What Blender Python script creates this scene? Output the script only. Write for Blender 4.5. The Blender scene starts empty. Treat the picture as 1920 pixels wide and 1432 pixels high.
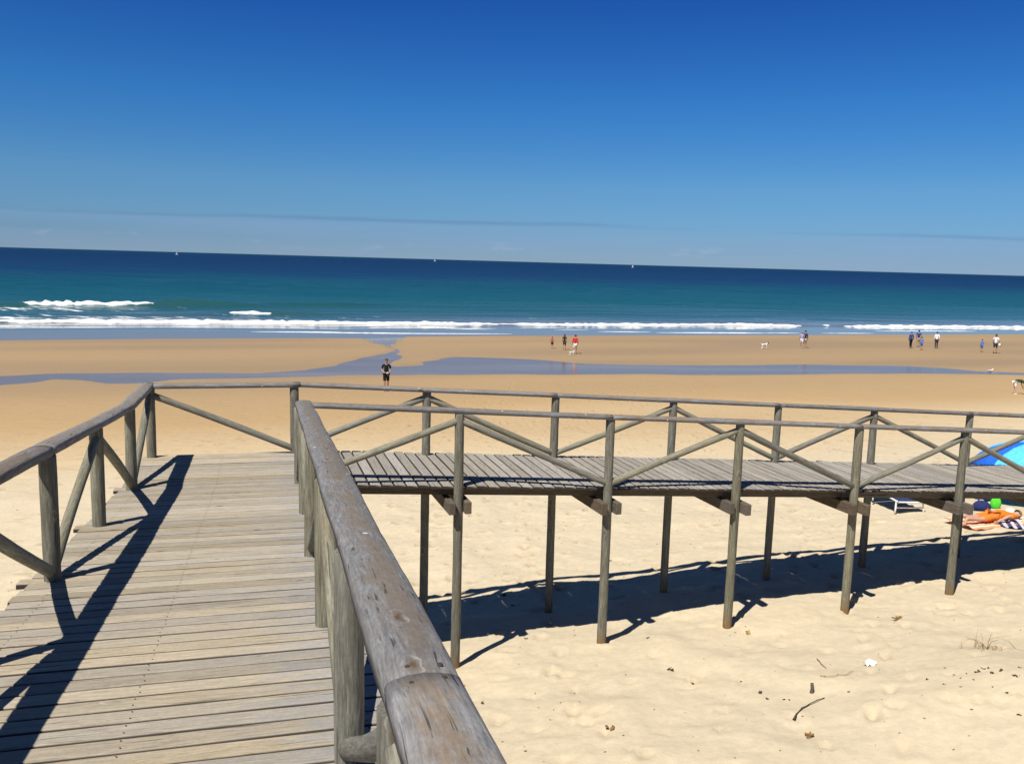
import bpy, bmesh, math, random
import numpy as np
from mathutils import Vector, Matrix

random.seed(11)
rng = np.random.default_rng(11)
SC = bpy.context.scene
COL = SC.collection
R = math.radians

# ------------------------------------------------------------------ camera
CAMZ = 8.25                       # metres above the sea
F_PX, W_PX, H_PX = 1627.0, 1920.0, 1432.0
PITCH, ROLL = 7.906, 1.6096
cam_d = bpy.data.cameras.new('camera')
cam = bpy.data.objects.new('camera', cam_d)
COL.objects.link(cam)
cam_d.sensor_fit = 'HORIZONTAL'
cam_d.sensor_width = 36.0
cam_d.lens = 36.0 * F_PX / W_PX
cam_d.clip_start = 0.05
cam_d.clip_end = 80000.0
p_, r_ = R(PITCH), R(ROLL)
FW = np.array([0, math.cos(p_), -math.sin(p_)])
UP0 = np.array([0, math.sin(p_), math.cos(p_)])
RT = np.array([math.cos(r_), 0, 0]) + UP0 * math.sin(r_)
UPV = UP0 * math.cos(r_) - np.array([math.sin(r_), 0, 0])
M = Matrix.Identity(4)
for i in range(3):
    M[i][0], M[i][1], M[i][2] = RT[i], UPV[i], -FW[i]
M[2][3] = CAMZ
cam.matrix_world = M
SC.camera = cam

# ------------------------------------------------------------------ world and sun
SUN_EL, SHADOW_AZ = 57.0, 33.0                 # shadows fall towards azimuth 33 (clockwise from +Y)
SUN_AZ = SHADOW_AZ + 180.0
world = bpy.data.worlds.new('World')
SC.world = world
world.use_nodes = True
nt = world.node_tree
nt.nodes.clear()
def wn(t, **kw):
    n = nt.nodes.new(t)
    for k, v in kw.items():
        setattr(n, k, v)
    return n
def wl(a, b):
    nt.links.new(a, b)
def wmath(op, a, b=None, clamp=False):
    n = wn('ShaderNodeMath', operation=op, use_clamp=clamp)
    for i, x in enumerate((a, b)):
        if x is None: continue
        if isinstance(x, (int, float)): n.inputs[i].default_value = x
        else: wl(x, n.inputs[i])
    return n.outputs[0]
sky = wn('ShaderNodeTexSky', sky_type='NISHITA')
sky.sun_disc = False
sky.sun_elevation = R(SUN_EL)
sky.sun_rotation = R(SUN_AZ)
sky.altitude = 0
sky.air_density = 1.0
sky.dust_density = 0.0
sky.ozone_density = 4.5
SKY_GAMMA, SKY_GAIN = 1.25, (0.78, 0.90, 1.06)
g0 = wn('ShaderNodeVectorMath', operation='MULTIPLY'); g0.inputs[1].default_value = (0.1, 0.1, 0.1)
wl(sky.outputs[0], g0.inputs[0])
gam = wn('ShaderNodeGamma'); gam.inputs[1].default_value = SKY_GAMMA
wl(g0.outputs[0], gam.inputs[0])
g1 = wn('ShaderNodeVectorMath', operation='MULTIPLY'); g1.inputs[1].default_value = tuple(10 * c for c in SKY_GAIN)
wl(gam.outputs[0], g1.inputs[0])
# clean maritime air: deeper blue than the model, by elevation only, the same all the way round
tc = wn('ShaderNodeTexCoord')
sep = wn('ShaderNodeSeparateXYZ'); wl(tc.outputs['Generated'], sep.inputs[0])
zz = sep.outputs[2]
tint = wn('ShaderNodeValToRGB')
SKY_TINT = [(0.018, (0.296, 0.42, 0.665)), (0.0831, (0.356, 0.531, 0.657)), (0.1682, (0.224, 0.545, 0.743)), (0.2689, (0.146, 0.422, 0.743)), (0.62, (0.33, 0.41, 0.45))]  # overhead stop raised above a natural zenith, to fill the shadows
while len(tint.color_ramp.elements) < len(SKY_TINT): tint.color_ramp.elements.new(0.5)
for i_, (p0_, c0_) in enumerate(SKY_TINT):
    tint.color_ramp.elements[i_].position = p0_; tint.color_ramp.elements[i_].color = (*c0_, 1)
wl(zz, tint.inputs[0])
g2 = wn('ShaderNodeVectorMath', operation='MULTIPLY'); wl(g1.outputs[0], g2.inputs[0]); wl(tint.outputs[0], g2.inputs[1])
# thin far cloud bank low over the sea, all the way round the horizon
mp = wn('ShaderNodeMapping'); mp.inputs['Scale'].default_value = (2.2, 2.2, 42.0)
wl(tc.outputs['Generated'], mp.inputs[0])
n1 = wn('ShaderNodeTexNoise'); n1.inputs['Scale'].default_value = 1.6; n1.inputs['Detail'].default_value = 5; n1.inputs['Roughness'].default_value = 0.55
wl(mp.outputs[0], n1.inputs[0])
mp2 = wn('ShaderNodeMapping'); mp2.inputs['Scale'].default_value = (1.0, 1.0, 1.0); mp2.inputs['Location'].default_value = (3.1, 0.4, 0)
wl(tc.outputs['Generated'], mp2.inputs[0])
n2 = wn('ShaderNodeTexNoise'); n2.inputs['Scale'].default_value = 1.3; n2.inputs['Detail'].default_value = 3
wl(mp2.outputs[0], n2.inputs[0])
top = wmath('ADD', wmath('ADD', wmath('MULTIPLY', n2.outputs[0], 0.045), 0.016), wmath('MULTIPLY', n1.outputs[0], 0.012))           # bank's upper edge wanders with azimuth
rel = wmath('SUBTRACT', top, zz)
edge = wmath('MULTIPLY', rel, 160.0, True)
body = wmath('MULTIPLY', wmath('SUBTRACT', n1.outputs[0], 0.30, True), 1.5, True)
low = wmath('ADD', wmath('MULTIPLY', wmath('MULTIPLY', zz, 20.0, True), -0.45), 1.0)
bank = wmath('MULTIPLY', wmath('MULTIPLY', edge, body), wmath('MULTIPLY', low, 0.8))
mixb = wn('ShaderNodeMix', data_type='RGBA')
wl(bank, mixb.inputs[0]); wl(g2.outputs[0], mixb.inputs[6]); mixb.inputs[7].default_value = (2.15, 3.05, 4.9, 1)
# slightly greyer rim along the top of the bank
rim = wmath('SUBTRACT', 1.0, wmath('MULTIPLY', wmath('ABSOLUTE', wmath('SUBTRACT', rel, 0.004)), 260.0, True))
rimf = wmath('MULTIPLY', wmath('MULTIPLY', rim, wmath('MULTIPLY', wmath('SUBTRACT', n1.outputs[0], 0.33, True), 5.0, True)), 0.42)
mixr = wn('ShaderNodeMix', data_type='RGBA')
wl(rimf, mixr.inputs[0]); wl(mixb.outputs[2], mixr.inputs[6]); mixr.inputs[7].default_value = (0.85, 1.75, 3.3, 1)
# tiny far cumulus puffs just above the horizon
mp3 = wn('ShaderNodeMapping'); mp3.inputs['Scale'].default_value = (9, 9, 30); wl(tc.outputs['Generated'], mp3.inputs[0])
n3 = wn('ShaderNodeTexNoise'); n3.inputs['Scale'].default_value = 2.2; n3.inputs['Detail'].default_value = 4; wl(mp3.outputs[0], n3.inputs[0])
puff = wmath('MULTIPLY', wmath('SUBTRACT', n3.outputs[0], 0.56, True), 7.0, True)
band = wmath('SUBTRACT', 1.0, wmath('MULTIPLY', wmath('ABSOLUTE', wmath('SUBTRACT', zz, 0.014)), 120.0, True))
pf = wmath('MULTIPLY', wmath('MULTIPLY', puff, band), 0.6)
mixp = wn('ShaderNodeMix', data_type='RGBA')
wl(pf, mixp.inputs[0]); wl(mixr.outputs[2], mixp.inputs[6]); mixp.inputs[7].default_value = (3.2, 3.8, 5.4, 1)
bg = wn('ShaderNodeBackground'); bg.inputs[1].default_value = 0.10
wl(mixp.outputs[2], bg.inputs[0])
wo = wn('ShaderNodeOutputWorld'); wl(bg.outputs[0], wo.inputs[0])

sun_d = bpy.data.lights.new('sun', 'SUN')
sun_d.energy = 5.0
sun_d.angle = R(0.53)
sun_d.color = (1.0, 0.95, 0.87)
sun = bpy.data.objects.new('sun', sun_d)
COL.objects.link(sun)
sdir = Vector((math.sin(R(SHADOW_AZ)) * math.cos(R(SUN_EL)), math.cos(R(SHADOW_AZ)) * math.cos(R(SUN_EL)), -math.sin(R(SUN_EL))))
sun.rotation_euler = sdir.to_track_quat('-Z', 'Y').to_euler()
sun.location = (-20, -30, 60)

SC.view_settings.view_transform = 'Standard'
SC.view_settings.look = 'None'
SC.view_settings.exposure = 0.3
SC.view_settings.gamma = 1.0
SC.view_settings.use_curve_mapping = False
SC.render.engine = 'CYCLES'

# ------------------------------------------------------------------ helpers
def ray(px, py):
    return FW + (px - 960) / F_PX * RT - (py - 716) / F_PX * UPV
def at_z(px, py, z):
    d = ray(px, py)
    t = (z - CAMZ) / d[2]
    return np.array([d[0] * t, d[1] * t, z])

def tag(o, label=None, cat=None, group=None, kind=None):
    if label: o['label'] = label
    if cat: o['category'] = cat
    if group: o['group'] = group
    if kind: o['kind'] = kind
    return o
def empty(name, loc, label=None, cat=None, group=None, rz=0.0):
    o = bpy.data.objects.new(name, None)
    o.empty_display_size = 0.2
    o.location = loc
    o.rotation_euler = (0, 0, rz)
    COL.objects.link(o)
    return tag(o, label, cat, group)
def link(name, me, mat=None, parent=None, mw=None):
    """mw: world matrix; parents are translated only (or local matrix if parent is rotated)"""
    o = bpy.data.objects.new(name, me)
    COL.objects.link(o)
    if mat is not None and not me.materials:
        me.materials.append(mat)
    if mw is not None:
        if parent is not None:
            pm = Matrix.Translation(parent['_w'] if '_w' in parent else parent.location)
            o.matrix_basis = pm.inverted() @ mw
        else:
            o.matrix_basis = mw
    if parent is not None:
        o.parent = parent
    return o
def mesh(name, verts, faces, smooth=False):
    me = bpy.data.meshes.new(name)
    me.from_pydata([tuple(v) for v in verts], [], faces)
    if smooth:
        me.polygons.foreach_set('use_smooth', [True] * len(me.polygons))
    me.update()
    return me
def frame(p0, p1, up=(0, 0, 1), axis='X'):
    """matrix with local X (or Z) along p0->p1, local Z (or Y) near up, origin p0"""
    p0, p1 = Vector(p0), Vector(p1)
    x = (p1 - p0).normalized()
    u = Vector(up)
    if abs(x.dot(u)) > 0.98: u = Vector((0, 1, 0))
    y = u.cross(x).normalized()
    z = x.cross(y)
    m = Matrix.Identity(4)
    cols = (x, y, z) if axis == 'X' else (y, z, x)
    for j, cvec in enumerate(cols):
        for i in range(3):
            m[i][j] = cvec[i]
    for i in range(3):
        m[i][3] = p0[i]
    return m
def grid_noise(x, y, seed):
    """vectorised value noise in 0..1"""
    xi = np.floor(x).astype(np.int64); yi = np.floor(y).astype(np.int64)
    xf = x - xi; yf = y - yi
    xf = xf * xf * (3 - 2 * xf); yf = yf * yf * (3 - 2 * yf)
    def h(a, b):
        n = (a * 374761393 + b * 668265263 + seed * 1442695041) & 0xFFFFFFFF
        n = ((n ^ (n >> 13)) * 1274126177) & 0xFFFFFFFF
        return ((n ^ (n >> 16)) & 0xFFFF) / 65535.0
    return (h(xi, yi) * (1 - xf) + h(xi + 1, yi) * xf) * (1 - yf) + (h(xi, yi + 1) * (1 - xf) + h(xi + 1, yi + 1) * xf) * yf

# ------------------------------------------------------------------ materials
def new_mat(name):
    m = bpy.data.materials.new(name)
    m.use_nodes = True
    t = m.node_tree
    b = t.nodes['Principled BSDF']
    return m, t, b
def nd(t, typ, **kw):
    n = t.nodes.new(typ)
    for k, v in kw.items():
        if k in n.inputs: n.inputs[k].default_value = v
        else: setattr(n, k, v)
    return n
def ramp(t, fac, stops):
    n = t.nodes.new('ShaderNodeValToRGB')
    e = n.color_ramp.elements
    while len(e) < len(stops): e.new(0.5)
    for i, (p, c) in enumerate(stops):
        e[i].position = p
        e[i].color = (*c, 1) if len(c) == 3 else c
    t.links.new(fac, n.inputs[0])
    return n.outputs[0]
def mth(t, op, a, b=None, clamp=False):
    n = t.nodes.new('ShaderNodeMath'); n.operation = op; n.use_clamp = clamp
    for i, x in enumerate((a, b)):
        if x is None: continue
        if isinstance(x, (int, float)): n.inputs[i].default_value = x
        else: t.links.new(x, n.inputs[i])
    return n.outputs[0]
def mixc(t, fac, a, b, mode='MIX'):
    n = t.nodes.new('ShaderNodeMix'); n.data_type = 'RGBA'; n.blend_type = mode
    for i, x in ((0, fac), (6, a), (7, b)):
        if isinstance(x, (int, float)): n.inputs[i].default_value = x
        elif isinstance(x, tuple): n.inputs[i].default_value = (*x, 1) if len(x) == 3 else x
        else: t.links.new(x, n.inputs[i])
    return n.outputs[2]

def wood(name, cols, axis, edges=False, mottle=0.35, bold=0.0, centre=None, worn=None, stain=(0.30, 0.20, 0.10), stain_amt=0.35, knots=0.6, grain=1.0, specks=0.0, foot=None, rough=0.85):
    """weathered timber: grain runs along local axis; cols = dark, mid, pale"""
    m, t, b = new_mat(name)
    L = t.links.new
    tcn = t.nodes.new('ShaderNodeTexCoord')
    oi = t.nodes.new('ShaderNodeObjectInfo')
    off = nd(t, 'ShaderNodeVectorMath', operation='SCALE'); off.inputs[0].default_value = (37.0, 91.0, 53.0)
    L(oi.outputs['Random'], off.inputs[3])
    add = nd(t, 'ShaderNodeVectorMath', operation='ADD')
    L(tcn.outputs['Object'], add.inputs[0]); L(off.outputs[0], add.inputs[1])
    # gentle warp so the fibres wander around knots
    nw = nd(t, 'ShaderNodeTexNoise', Scale=3.0, Detail=1.0)
    L(add.outputs[0], nw.inputs[0])
    wv = nd(t, 'ShaderNodeVectorMath', operation='SCALE'); wv.inputs[3].default_value = 0.03
    L(nw.outputs['Color'], wv.inputs[0])
    add2 = nd(t, 'ShaderNodeVectorMath', operation='ADD'); L(add.outputs[0], add2.inputs[0]); L(wv.outputs[0], add2.inputs[1])
    sc = (1.6, 26, 26) if axis == 'X' else (26, 26, 1.6)
    mp = nd(t, 'ShaderNodeMapping'); mp.inputs['Scale'].default_value = sc
    L(add2.outputs[0], mp.inputs[0])
    g = nd(t, 'ShaderNodeTexNoise', Scale=3.4, Detail=8.0, Roughness=0.72); L(mp.outputs[0], g.inputs[0])
    col = ramp(t, g.outputs[0], [(0.30, cols[0]), (0.50, cols[1]), (0.72, cols[2])])
    # broad weather blotches
    bl = nd(t, 'ShaderNodeTexNoise', Scale=1.7, Detail=4.0, Roughness=0.6)
    mpb = nd(t, 'ShaderNodeMapping'); mpb.inputs['Scale'].default_value = (0.8, 3, 3) if axis == 'X' else (3, 3, 0.8)
    L(add.outputs[0], mpb.inputs[0]); L(mpb.outputs[0], bl.inputs[0])
    bf = mth(t, 'MULTIPLY', mth(t, 'SUBTRACT', bl.outputs[0], 0.48, True), 4.0 * stain_amt, True)
    col = mixc(t, bf, col, stain)
    if bold:
        # broad wavy figure of peeled logs
        nw2 = nd(t, 'ShaderNodeTexNoise', Scale=2.0, Detail=2.0); L(add.outputs[0], nw2.inputs[0])
        wv2 = nd(t, 'ShaderNodeVectorMath', operation='SCALE'); wv2.inputs[3].default_value = 0.14; L(nw2.outputs['Color'], wv2.inputs[0])
        ad3 = nd(t, 'ShaderNodeVectorMath', operation='ADD'); L(add.outputs[0], ad3.inputs[0]); L(wv2.outputs[0], ad3.inputs[1])
        mb = nd(t, 'ShaderNodeMapping'); mb.inputs['Scale'].default_value = (1.1, 15, 15) if axis == 'X' else (15, 15, 1.1); L(ad3.outputs[0], mb.inputs[0])
        nb2 = nd(t, 'ShaderNodeTexNoise', Scale=1.6, Detail=5.0, Roughness=0.6); L(mb.outputs[0], nb2.inputs[0])
        bv = mth(t, 'ADD', mth(t, 'MULTIPLY', mth(t, 'SUBTRACT', nb2.outputs[0], 0.5), bold * 3.0), 1.0)
        bh = nd(t, 'ShaderNodeHueSaturation'); L(col, bh.inputs['Color']); L(mth(t, 'MAXIMUM', bv, 0.25), bh.inputs['Value']); col = bh.outputs[0]
    if centre or worn:
        so = nd(t, 'ShaderNodeSeparateXYZ'); L(tcn.outputs['Object'], so.inputs[0])
        cn = nd(t, 'ShaderNodeTexNoise', Scale=3.2, Detail=8.0, Roughness=0.75)
        mc = nd(t, 'ShaderNodeMapping'); mc.inputs['Scale'].default_value = (1.0, 3.5, 3.5); L(add2.outputs[0], mc.inputs[0]); L(mc.outputs[0], cn.inputs[0])
    if centre:
        cm = mth(t, 'SUBTRACT', 1.0, mth(t, 'MULTIPLY', mth(t, 'ABSOLUTE', mth(t, 'ADD', so.outputs[1], 0.012)), 11.0), True)
        cf0 = mth(t, 'MULTIPLY', mth(t, 'SUBTRACT', mth(t, 'ADD', cn.outputs[0], mth(t, 'MULTIPLY', cm, 0.22)), 0.56, True), 6.0, True)
        col = mixc(t, mth(t, 'MULTIPLY', cf0, 0.75), col, centre)
    if worn:
        wf = mth(t, 'MULTIPLY', mth(t, 'SUBTRACT', mth(t, 'ADD', cn.outputs[0], mth(t, 'MULTIPLY', so.outputs[0], 0.30)), 0.62, True), 5.0, True)
        col = mixc(t, mth(t, 'MULTIPLY', wf, 0.8), col, worn)
    # fine mottling, and rings round the knots
    mo = nd(t, 'ShaderNodeTexNoise', Scale=38.0, Detail=5.0, Roughness=0.7); L(add.outputs[0], mo.inputs[0])
    mhs = nd(t, 'ShaderNodeHueSaturation'); L(col, mhs.inputs['Color']); L(mth(t, 'ADD', mth(t, 'MULTIPLY', mo.outputs[0], mottle), 1.0 - mottle * 0.5), mhs.inputs['Value'])
    col = mhs.outputs[0]
    # piece to piece tone
    tone = mth(t, 'ADD', mth(t, 'MULTIPLY', oi.outputs['Random'], 0.34), 0.83)
    hs = nd(t, 'ShaderNodeHueSaturation'); L(col, hs.inputs['Color']); L(tone, hs.inputs['Value'])
    w2 = nd(t, 'ShaderNodeTexWhiteNoise', noise_dimensions='1D'); L(oi.outputs['Random'], w2.inputs['W'])
    L(mth(t, 'ADD', mth(t, 'MULTIPLY', w2.outputs[0], 0.5), 0.75), hs.inputs['Saturation'])
    col = hs.outputs[0]
    # drying cracks
    ck = nd(t, 'ShaderNodeTexNoise', Scale=1.0, Detail=2.0)
    mpc = nd(t, 'ShaderNodeMapping'); mpc.inputs['Scale'].default_value = (0.9, 70, 70) if axis == 'X' else (70, 70, 0.9)
    L(add2.outputs[0], mpc.inputs[0]); L(mpc.outputs[0], ck.inputs[0])
    cf = mth(t, 'MULTIPLY', mth(t, 'SUBTRACT', 0.345, ck.outputs[0], True), 14.0, True)
    col = mixc(t, mth(t, 'MULTIPLY', cf, 0.75 * grain), col, (0.035, 0.03, 0.025))
    # knots
    vk = nd(t, 'ShaderNodeTexVoronoi', Scale=1.0)
    mpk = nd(t, 'ShaderNodeMapping'); mpk.inputs['Scale'].default_value = (1.8, 5, 5) if axis == 'X' else (5, 5, 1.8)
    kn_ = nd(t, 'ShaderNodeTexNoise', Scale=22.0, Detail=3.0); L(add.outputs[0], kn_.inputs[0])
    kw_ = nd(t, 'ShaderNodeVectorMath', operation='SCALE'); kw_.inputs[3].default_value = 0.035; L(kn_.outputs['Color'], kw_.inputs[0])
    ka_ = nd(t, 'ShaderNodeVectorMath', operation='ADD'); L(add.outputs[0], ka_.inputs[0]); L(kw_.outputs[0], ka_.inputs[1])
    L(ka_.outputs[0], mpk.inputs[0]); L(mpk.outputs[0], vk.inputs[0])
    pr_ = mth(t, 'SUBTRACT', 1.0, mth(t, 'MULTIPLY', mth(t, 'ABSOLUTE', mth(t, 'SUBTRACT', vk.outputs['Distance'], 0.115)), 26.0), True)
    pr_ = mth(t, 'MULTIPLY', pr_, mth(t, 'MULTIPLY', mth(t, 'SUBTRACT', kn_.outputs[0], 0.42, True), 5.0, True))
    col = mixc(t, mth(t, 'MULTIPLY', pr_, 0.55 * knots), col, tuple(min(0.6, c * 1.35) for c in cols[2]))
    rg = mth(t, 'SINE', mth(t, 'MULTIPLY', vk.outputs['Distance'], 95.0))
    rf = mth(t, 'MULTIPLY', mth(t, 'MULTIPLY', mth(t, 'ADD', rg, 1.0), 0.16), mth(t, 'MULTIPLY', mth(t, 'SUBTRACT', 0.36, vk.outputs['Distance'], True), 4.0, True))
    col = mixc(t, mth(t, 'MULTIPLY', rf, knots), col, (0.10, 0.085, 0.07))
    kf = mth(t, 'MULTIPLY', mth(t, 'SUBTRACT', 0.085, vk.outputs['Distance'], True), 18.0, True)
    col = mixc(t, mth(t, 'MULTIPLY', kf, knots), col, (0.09, 0.055, 0.03))
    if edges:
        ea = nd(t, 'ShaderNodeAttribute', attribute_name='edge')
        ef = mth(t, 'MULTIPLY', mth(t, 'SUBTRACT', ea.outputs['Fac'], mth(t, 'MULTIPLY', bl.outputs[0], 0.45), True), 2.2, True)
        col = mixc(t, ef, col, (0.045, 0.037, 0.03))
    if specks:
        vs = nd(t, 'ShaderNodeTexVoronoi', Scale=7.0); L(add.outputs[0], vs.inputs[0])
        sf = mth(t, 'MULTIPLY', mth(t, 'SUBTRACT', 0.085, vs.outputs['Distance'], True), 60.0, True)
        col = mixc(t, mth(t, 'MULTIPLY', sf, specks), col, (0.62, 0.62, 0.60))
    if foot:
        # buried end stays brown: height above the sand is stored per vertex
        at = nd(t, 'ShaderNodeAttribute', attribute_name='ground'); 
        ff = mth(t, 'MULTIPLY', mth(t, 'SUBTRACT', 0.50, mth(t, 'ADD', at.outputs['Fac'], mth(t, 'MULTIPLY', mo.outputs[0], 0.5)), True), 4.5, True)
        col = mixc(t, mth(t, 'MULTIPLY', ff, 0.8), col, foot)
    L(col, b.inputs['Base Color'])
    b.inputs['Roughness'].default_value = rough
    b.inputs['Specular IOR Level'].default_value = 0.25
    bmp = nd(t, 'ShaderNodeBump', Strength=0.55 * grain, Distance=0.006)
    hh = mth(t, 'SUBTRACT', mth(t, 'ADD', g.outputs[0], mth(t, 'MULTIPLY', kf, 0.4)), mth(t, 'MULTIPLY', cf, 1.2))
    L(hh, bmp.inputs['Height'])
    L(bmp.outputs[0], b.inputs['Normal'])
    return m
MW = {}
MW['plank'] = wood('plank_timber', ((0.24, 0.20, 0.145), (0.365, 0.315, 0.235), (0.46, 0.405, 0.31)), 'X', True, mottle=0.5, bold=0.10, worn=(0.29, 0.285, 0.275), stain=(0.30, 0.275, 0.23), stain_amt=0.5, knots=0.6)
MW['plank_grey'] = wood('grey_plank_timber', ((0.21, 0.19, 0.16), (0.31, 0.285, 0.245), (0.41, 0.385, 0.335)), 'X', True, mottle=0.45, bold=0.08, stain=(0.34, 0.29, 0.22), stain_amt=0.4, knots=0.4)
MW['rail'] = wood('handrail_timber', ((0.105, 0.10, 0.098), (0.20, 0.198, 0.196), (0.32, 0.315, 0.305)), 'X', mottle=0.7, bold=0.16, centre=(0.20, 0.145, 0.09), stain=(0.17, 0.15, 0.13), stain_amt=0.5, knots=0.9, specks=0.9)
MW['post'] = wood('post_timber', ((0.075, 0.07, 0.052), (0.17, 0.162, 0.122), (0.30, 0.295, 0.23)), 'Z', mottle=0.5, bold=0.30, stain=(0.13, 0.115, 0.085), stain_amt=0.6, knots=0.9, foot=(0.20, 0.115, 0.04))
MW['brace'] = wood('brace_timber', ((0.085, 0.08, 0.06), (0.185, 0.178, 0.138), (0.31, 0.305, 0.25)), 'Z', mottle=0.5, bold=0.25, stain=(0.17, 0.135, 0.09), stain_amt=0.5, knots=0.7)
MW['beam'] = wood('beam_timber', ((0.06, 0.047, 0.034), (0.125, 0.102, 0.076), (0.22, 0.19, 0.145)), 'X', stain=(0.10, 0.07, 0.045), stain_amt=0.4, knots=0.4)

def plain(name, col, rough=0.7, spec=0.3, var=0.12, scale=9.0, bump=0.0, metallic=0.0):
    m, t, b = new_mat(name)
    tcn = t.nodes.new('ShaderNodeTexCoord')
    n = nd(t, 'ShaderNodeTexNoise', Scale=scale, Detail=4.0)
    t.links.new(tcn.outputs['Object'], n.inputs[0])
    lo = tuple(c * (1 - var) for c in col); hi = tuple(min(1, c * (1 + var)) for c in col)
    t.links.new(ramp(t, n.outputs[0], [(0.3, lo), (0.7, hi)]), b.inputs['Base Color'])
    b.inputs['Roughness'].default_value = rough
    b.inputs['Specular IOR Level'].default_value = spec
    b.inputs['Metallic'].default_value = metallic
    if bump:
        bp = nd(t, 'ShaderNodeBump', Strength=bump, Distance=0.01)
        t.links.new(n.outputs[0], bp.inputs['Height']); t.links.new(bp.outputs[0], b.inputs['Normal'])
    return m

# ------------------------------------------------------------------ terrain
AZ_SEA = R(-20.0)
NV = np.array([math.sin(AZ_SEA), math.cos(AZ_SEA)])      # seaward
NU = np.array([math.cos(AZ_SEA), -math.sin(AZ_SEA)])     # along the shore, to the right
def uv(x, y):
    return x * NU[0] + y * NU[1], x * NV[0] + y * NV[1]
def xy(u, v):
    return u * NU[0] + v * NV[0], u * NU[1] + v * NV[1]
# waterline traced on the sea plane
shore_px = [(-300, 645), (0, 638), (300, 635), (560, 633.5), (660, 634), (760, 631), (900, 629.5), (1200, 628.5), (1500, 628), (1920, 626.5), (2300, 626)]
sh = np.array([uv(*at_z(px, py, 0.0)[:2]) for px, py in shore_px])
sh = sh[np.argsort(sh[:, 0])]
def shore_v(u):
    return np.interp(u, sh[:, 0], sh[:, 1])
PV = np.array([-120, -40, -10, 0, 6, 10.05, 11.7, 16, 25, 35, 45, 52, 60, 66, 78, 86, 92, 100, 130, 200])
PZ = np.array([1.5, -1.2, -3.1, -3.95, -4.58, -5.07, -5.26, -5.66, -6.30, -6.76, -7.10, -7.33, -7.52, -7.58, -7.82, -8.05, -8.25, -8.62, -10.5, -14.0])
_pv = np.linspace(-120, 200, 3201)
_pz = np.interp(_pv, PV, PZ)
_k = np.hanning(41); _k /= _k.sum()
_pz = np.convolve(np.pad(_pz, 20, mode='edge'), _k, mode='valid')
def base_z(x, y):
    u, v = uv(x, y)
    vs = shore_v(u)
    w = np.clip((v - 40) / 30, 0, 1)
    vp = v * (1 - w) + (v * 92.0 / vs) * w
    vp = np.where(v > vs, 92 + (v - vs), vp)
    z = np.interp(vp, _pv, _pz)
    fade = np.clip((24 - v) / 10, 0, 1)
    z = z + 0.031 * (np.clip(x, -14, 14) - 3) * fade
    z = z + 0.42 * np.exp(-(((x - 7.6) / 2.6) ** 2 + ((y - 8.6) / 1.5) ** 2))          # low dune nose
    z = z - 0.22 * np.exp(-(((x + 7.0) / 5.0) ** 2 + ((y - 12) / 5.0) ** 2))
    return z + CAMZ
def hit_base(px, py):
    d = ray(px, py)
    lo, hi = 3.0, 400.0
    for k in range(400):
        t = 3.0 * (1.014 ** k)
        if CAMZ + d[2] * t < base_z(np.array(d[0] * t), np.array(d[1] * t)):
            hi = t; lo = t / 1.014; break
    for _ in range(40):
        m_ = 0.5 * (lo + hi)
        if CAMZ + d[2] * m_ < base_z(np.array(d[0] * m_), np.array(d[1] * m_)): hi = m_
        else: lo = m_
    return np.array([d[0] * hi, d[1] * hi, CAMZ + d[2] * hi])
# tidal streams and pools, outlines traced on the sand
streams_px = [
    [(-260, 712), (0, 704), (75, 700), (200, 697), (290, 695), (375, 696), (480, 697), (560, 692), (615, 684), (660, 674), (700, 664), (733, 656.5),
     (715, 649), (690, 640), (668, 633), (672, 627), (760, 627), (768, 632), (747, 640), (744, 649), (757, 655), (763, 667), (760, 676), (742, 686),
     (772, 683), (810, 671), (850, 667), (900, 668), (1000, 672.5), (1100, 679), (1240, 681.5), (1500, 681), (1700, 685), (1770, 689), (1830, 694.5), (1920, 697.5), (2150, 701),
     (2150, 706), (1920, 703), (1830, 701), (1700, 700), (1400, 702), (1200, 701.5), (960, 703.5), (760, 704.5), (640, 704), (580, 706), (480, 708), (325, 712),
     (262, 720), (187, 721), (140, 713), (100, 712), (45, 720), (0, 725), (-260, 742)],
]
stream_polys = []
for poly in streams_px:
    stream_polys.append(np.array([hit_base(*p)[:2] for p in poly]))
def sdf_poly(P, x, y):
    """signed distance, negative inside"""
    d2 = np.full(x.shape, 1e12); inside = np.zeros(x.shape, bool)
    n = len(P)
    for i in range(n):
        a = P[i]; b = P[(i + 1) % n]
        ex, ey = b - a
        wx, wy = x - a[0], y - a[1]
        tt = np.clip((wx * ex + wy * ey) / (ex * ex + ey * ey + 1e-9), 0, 1)
        d2 = np.minimum(d2, (wx - ex * tt) ** 2 + (wy - ey * tt) ** 2)
        c1 = (a[1] <= y) & (b[1] > y) & (ex * wy - wx * ey > 0)
        c2 = (a[1] > y) & (b[1] <= y) & (ex * wy - wx * ey < 0)
        inside ^= (c1 | c2)
    return np.where(inside, -1, 1) * np.sqrt(d2)
def stream_sdf(x, y):
    s = np.full(x.shape, 60.0)
    m_ = (y > 25) & (y < 130) & (np.abs(x) < 150)
    if m_.any():
        xs_, ys_ = x[m_], y[m_]
        q = np.full(xs_.shape, 60.0)
        for P in stream_polys:
            q = np.minimum(q, sdf_poly(P, xs_, ys_))
        q = q + 0.9 * (grid_noise(xs_ * 0.33, ys_ * 0.5, 5) - 0.5)
        s[m_] = q
    return s
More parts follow.
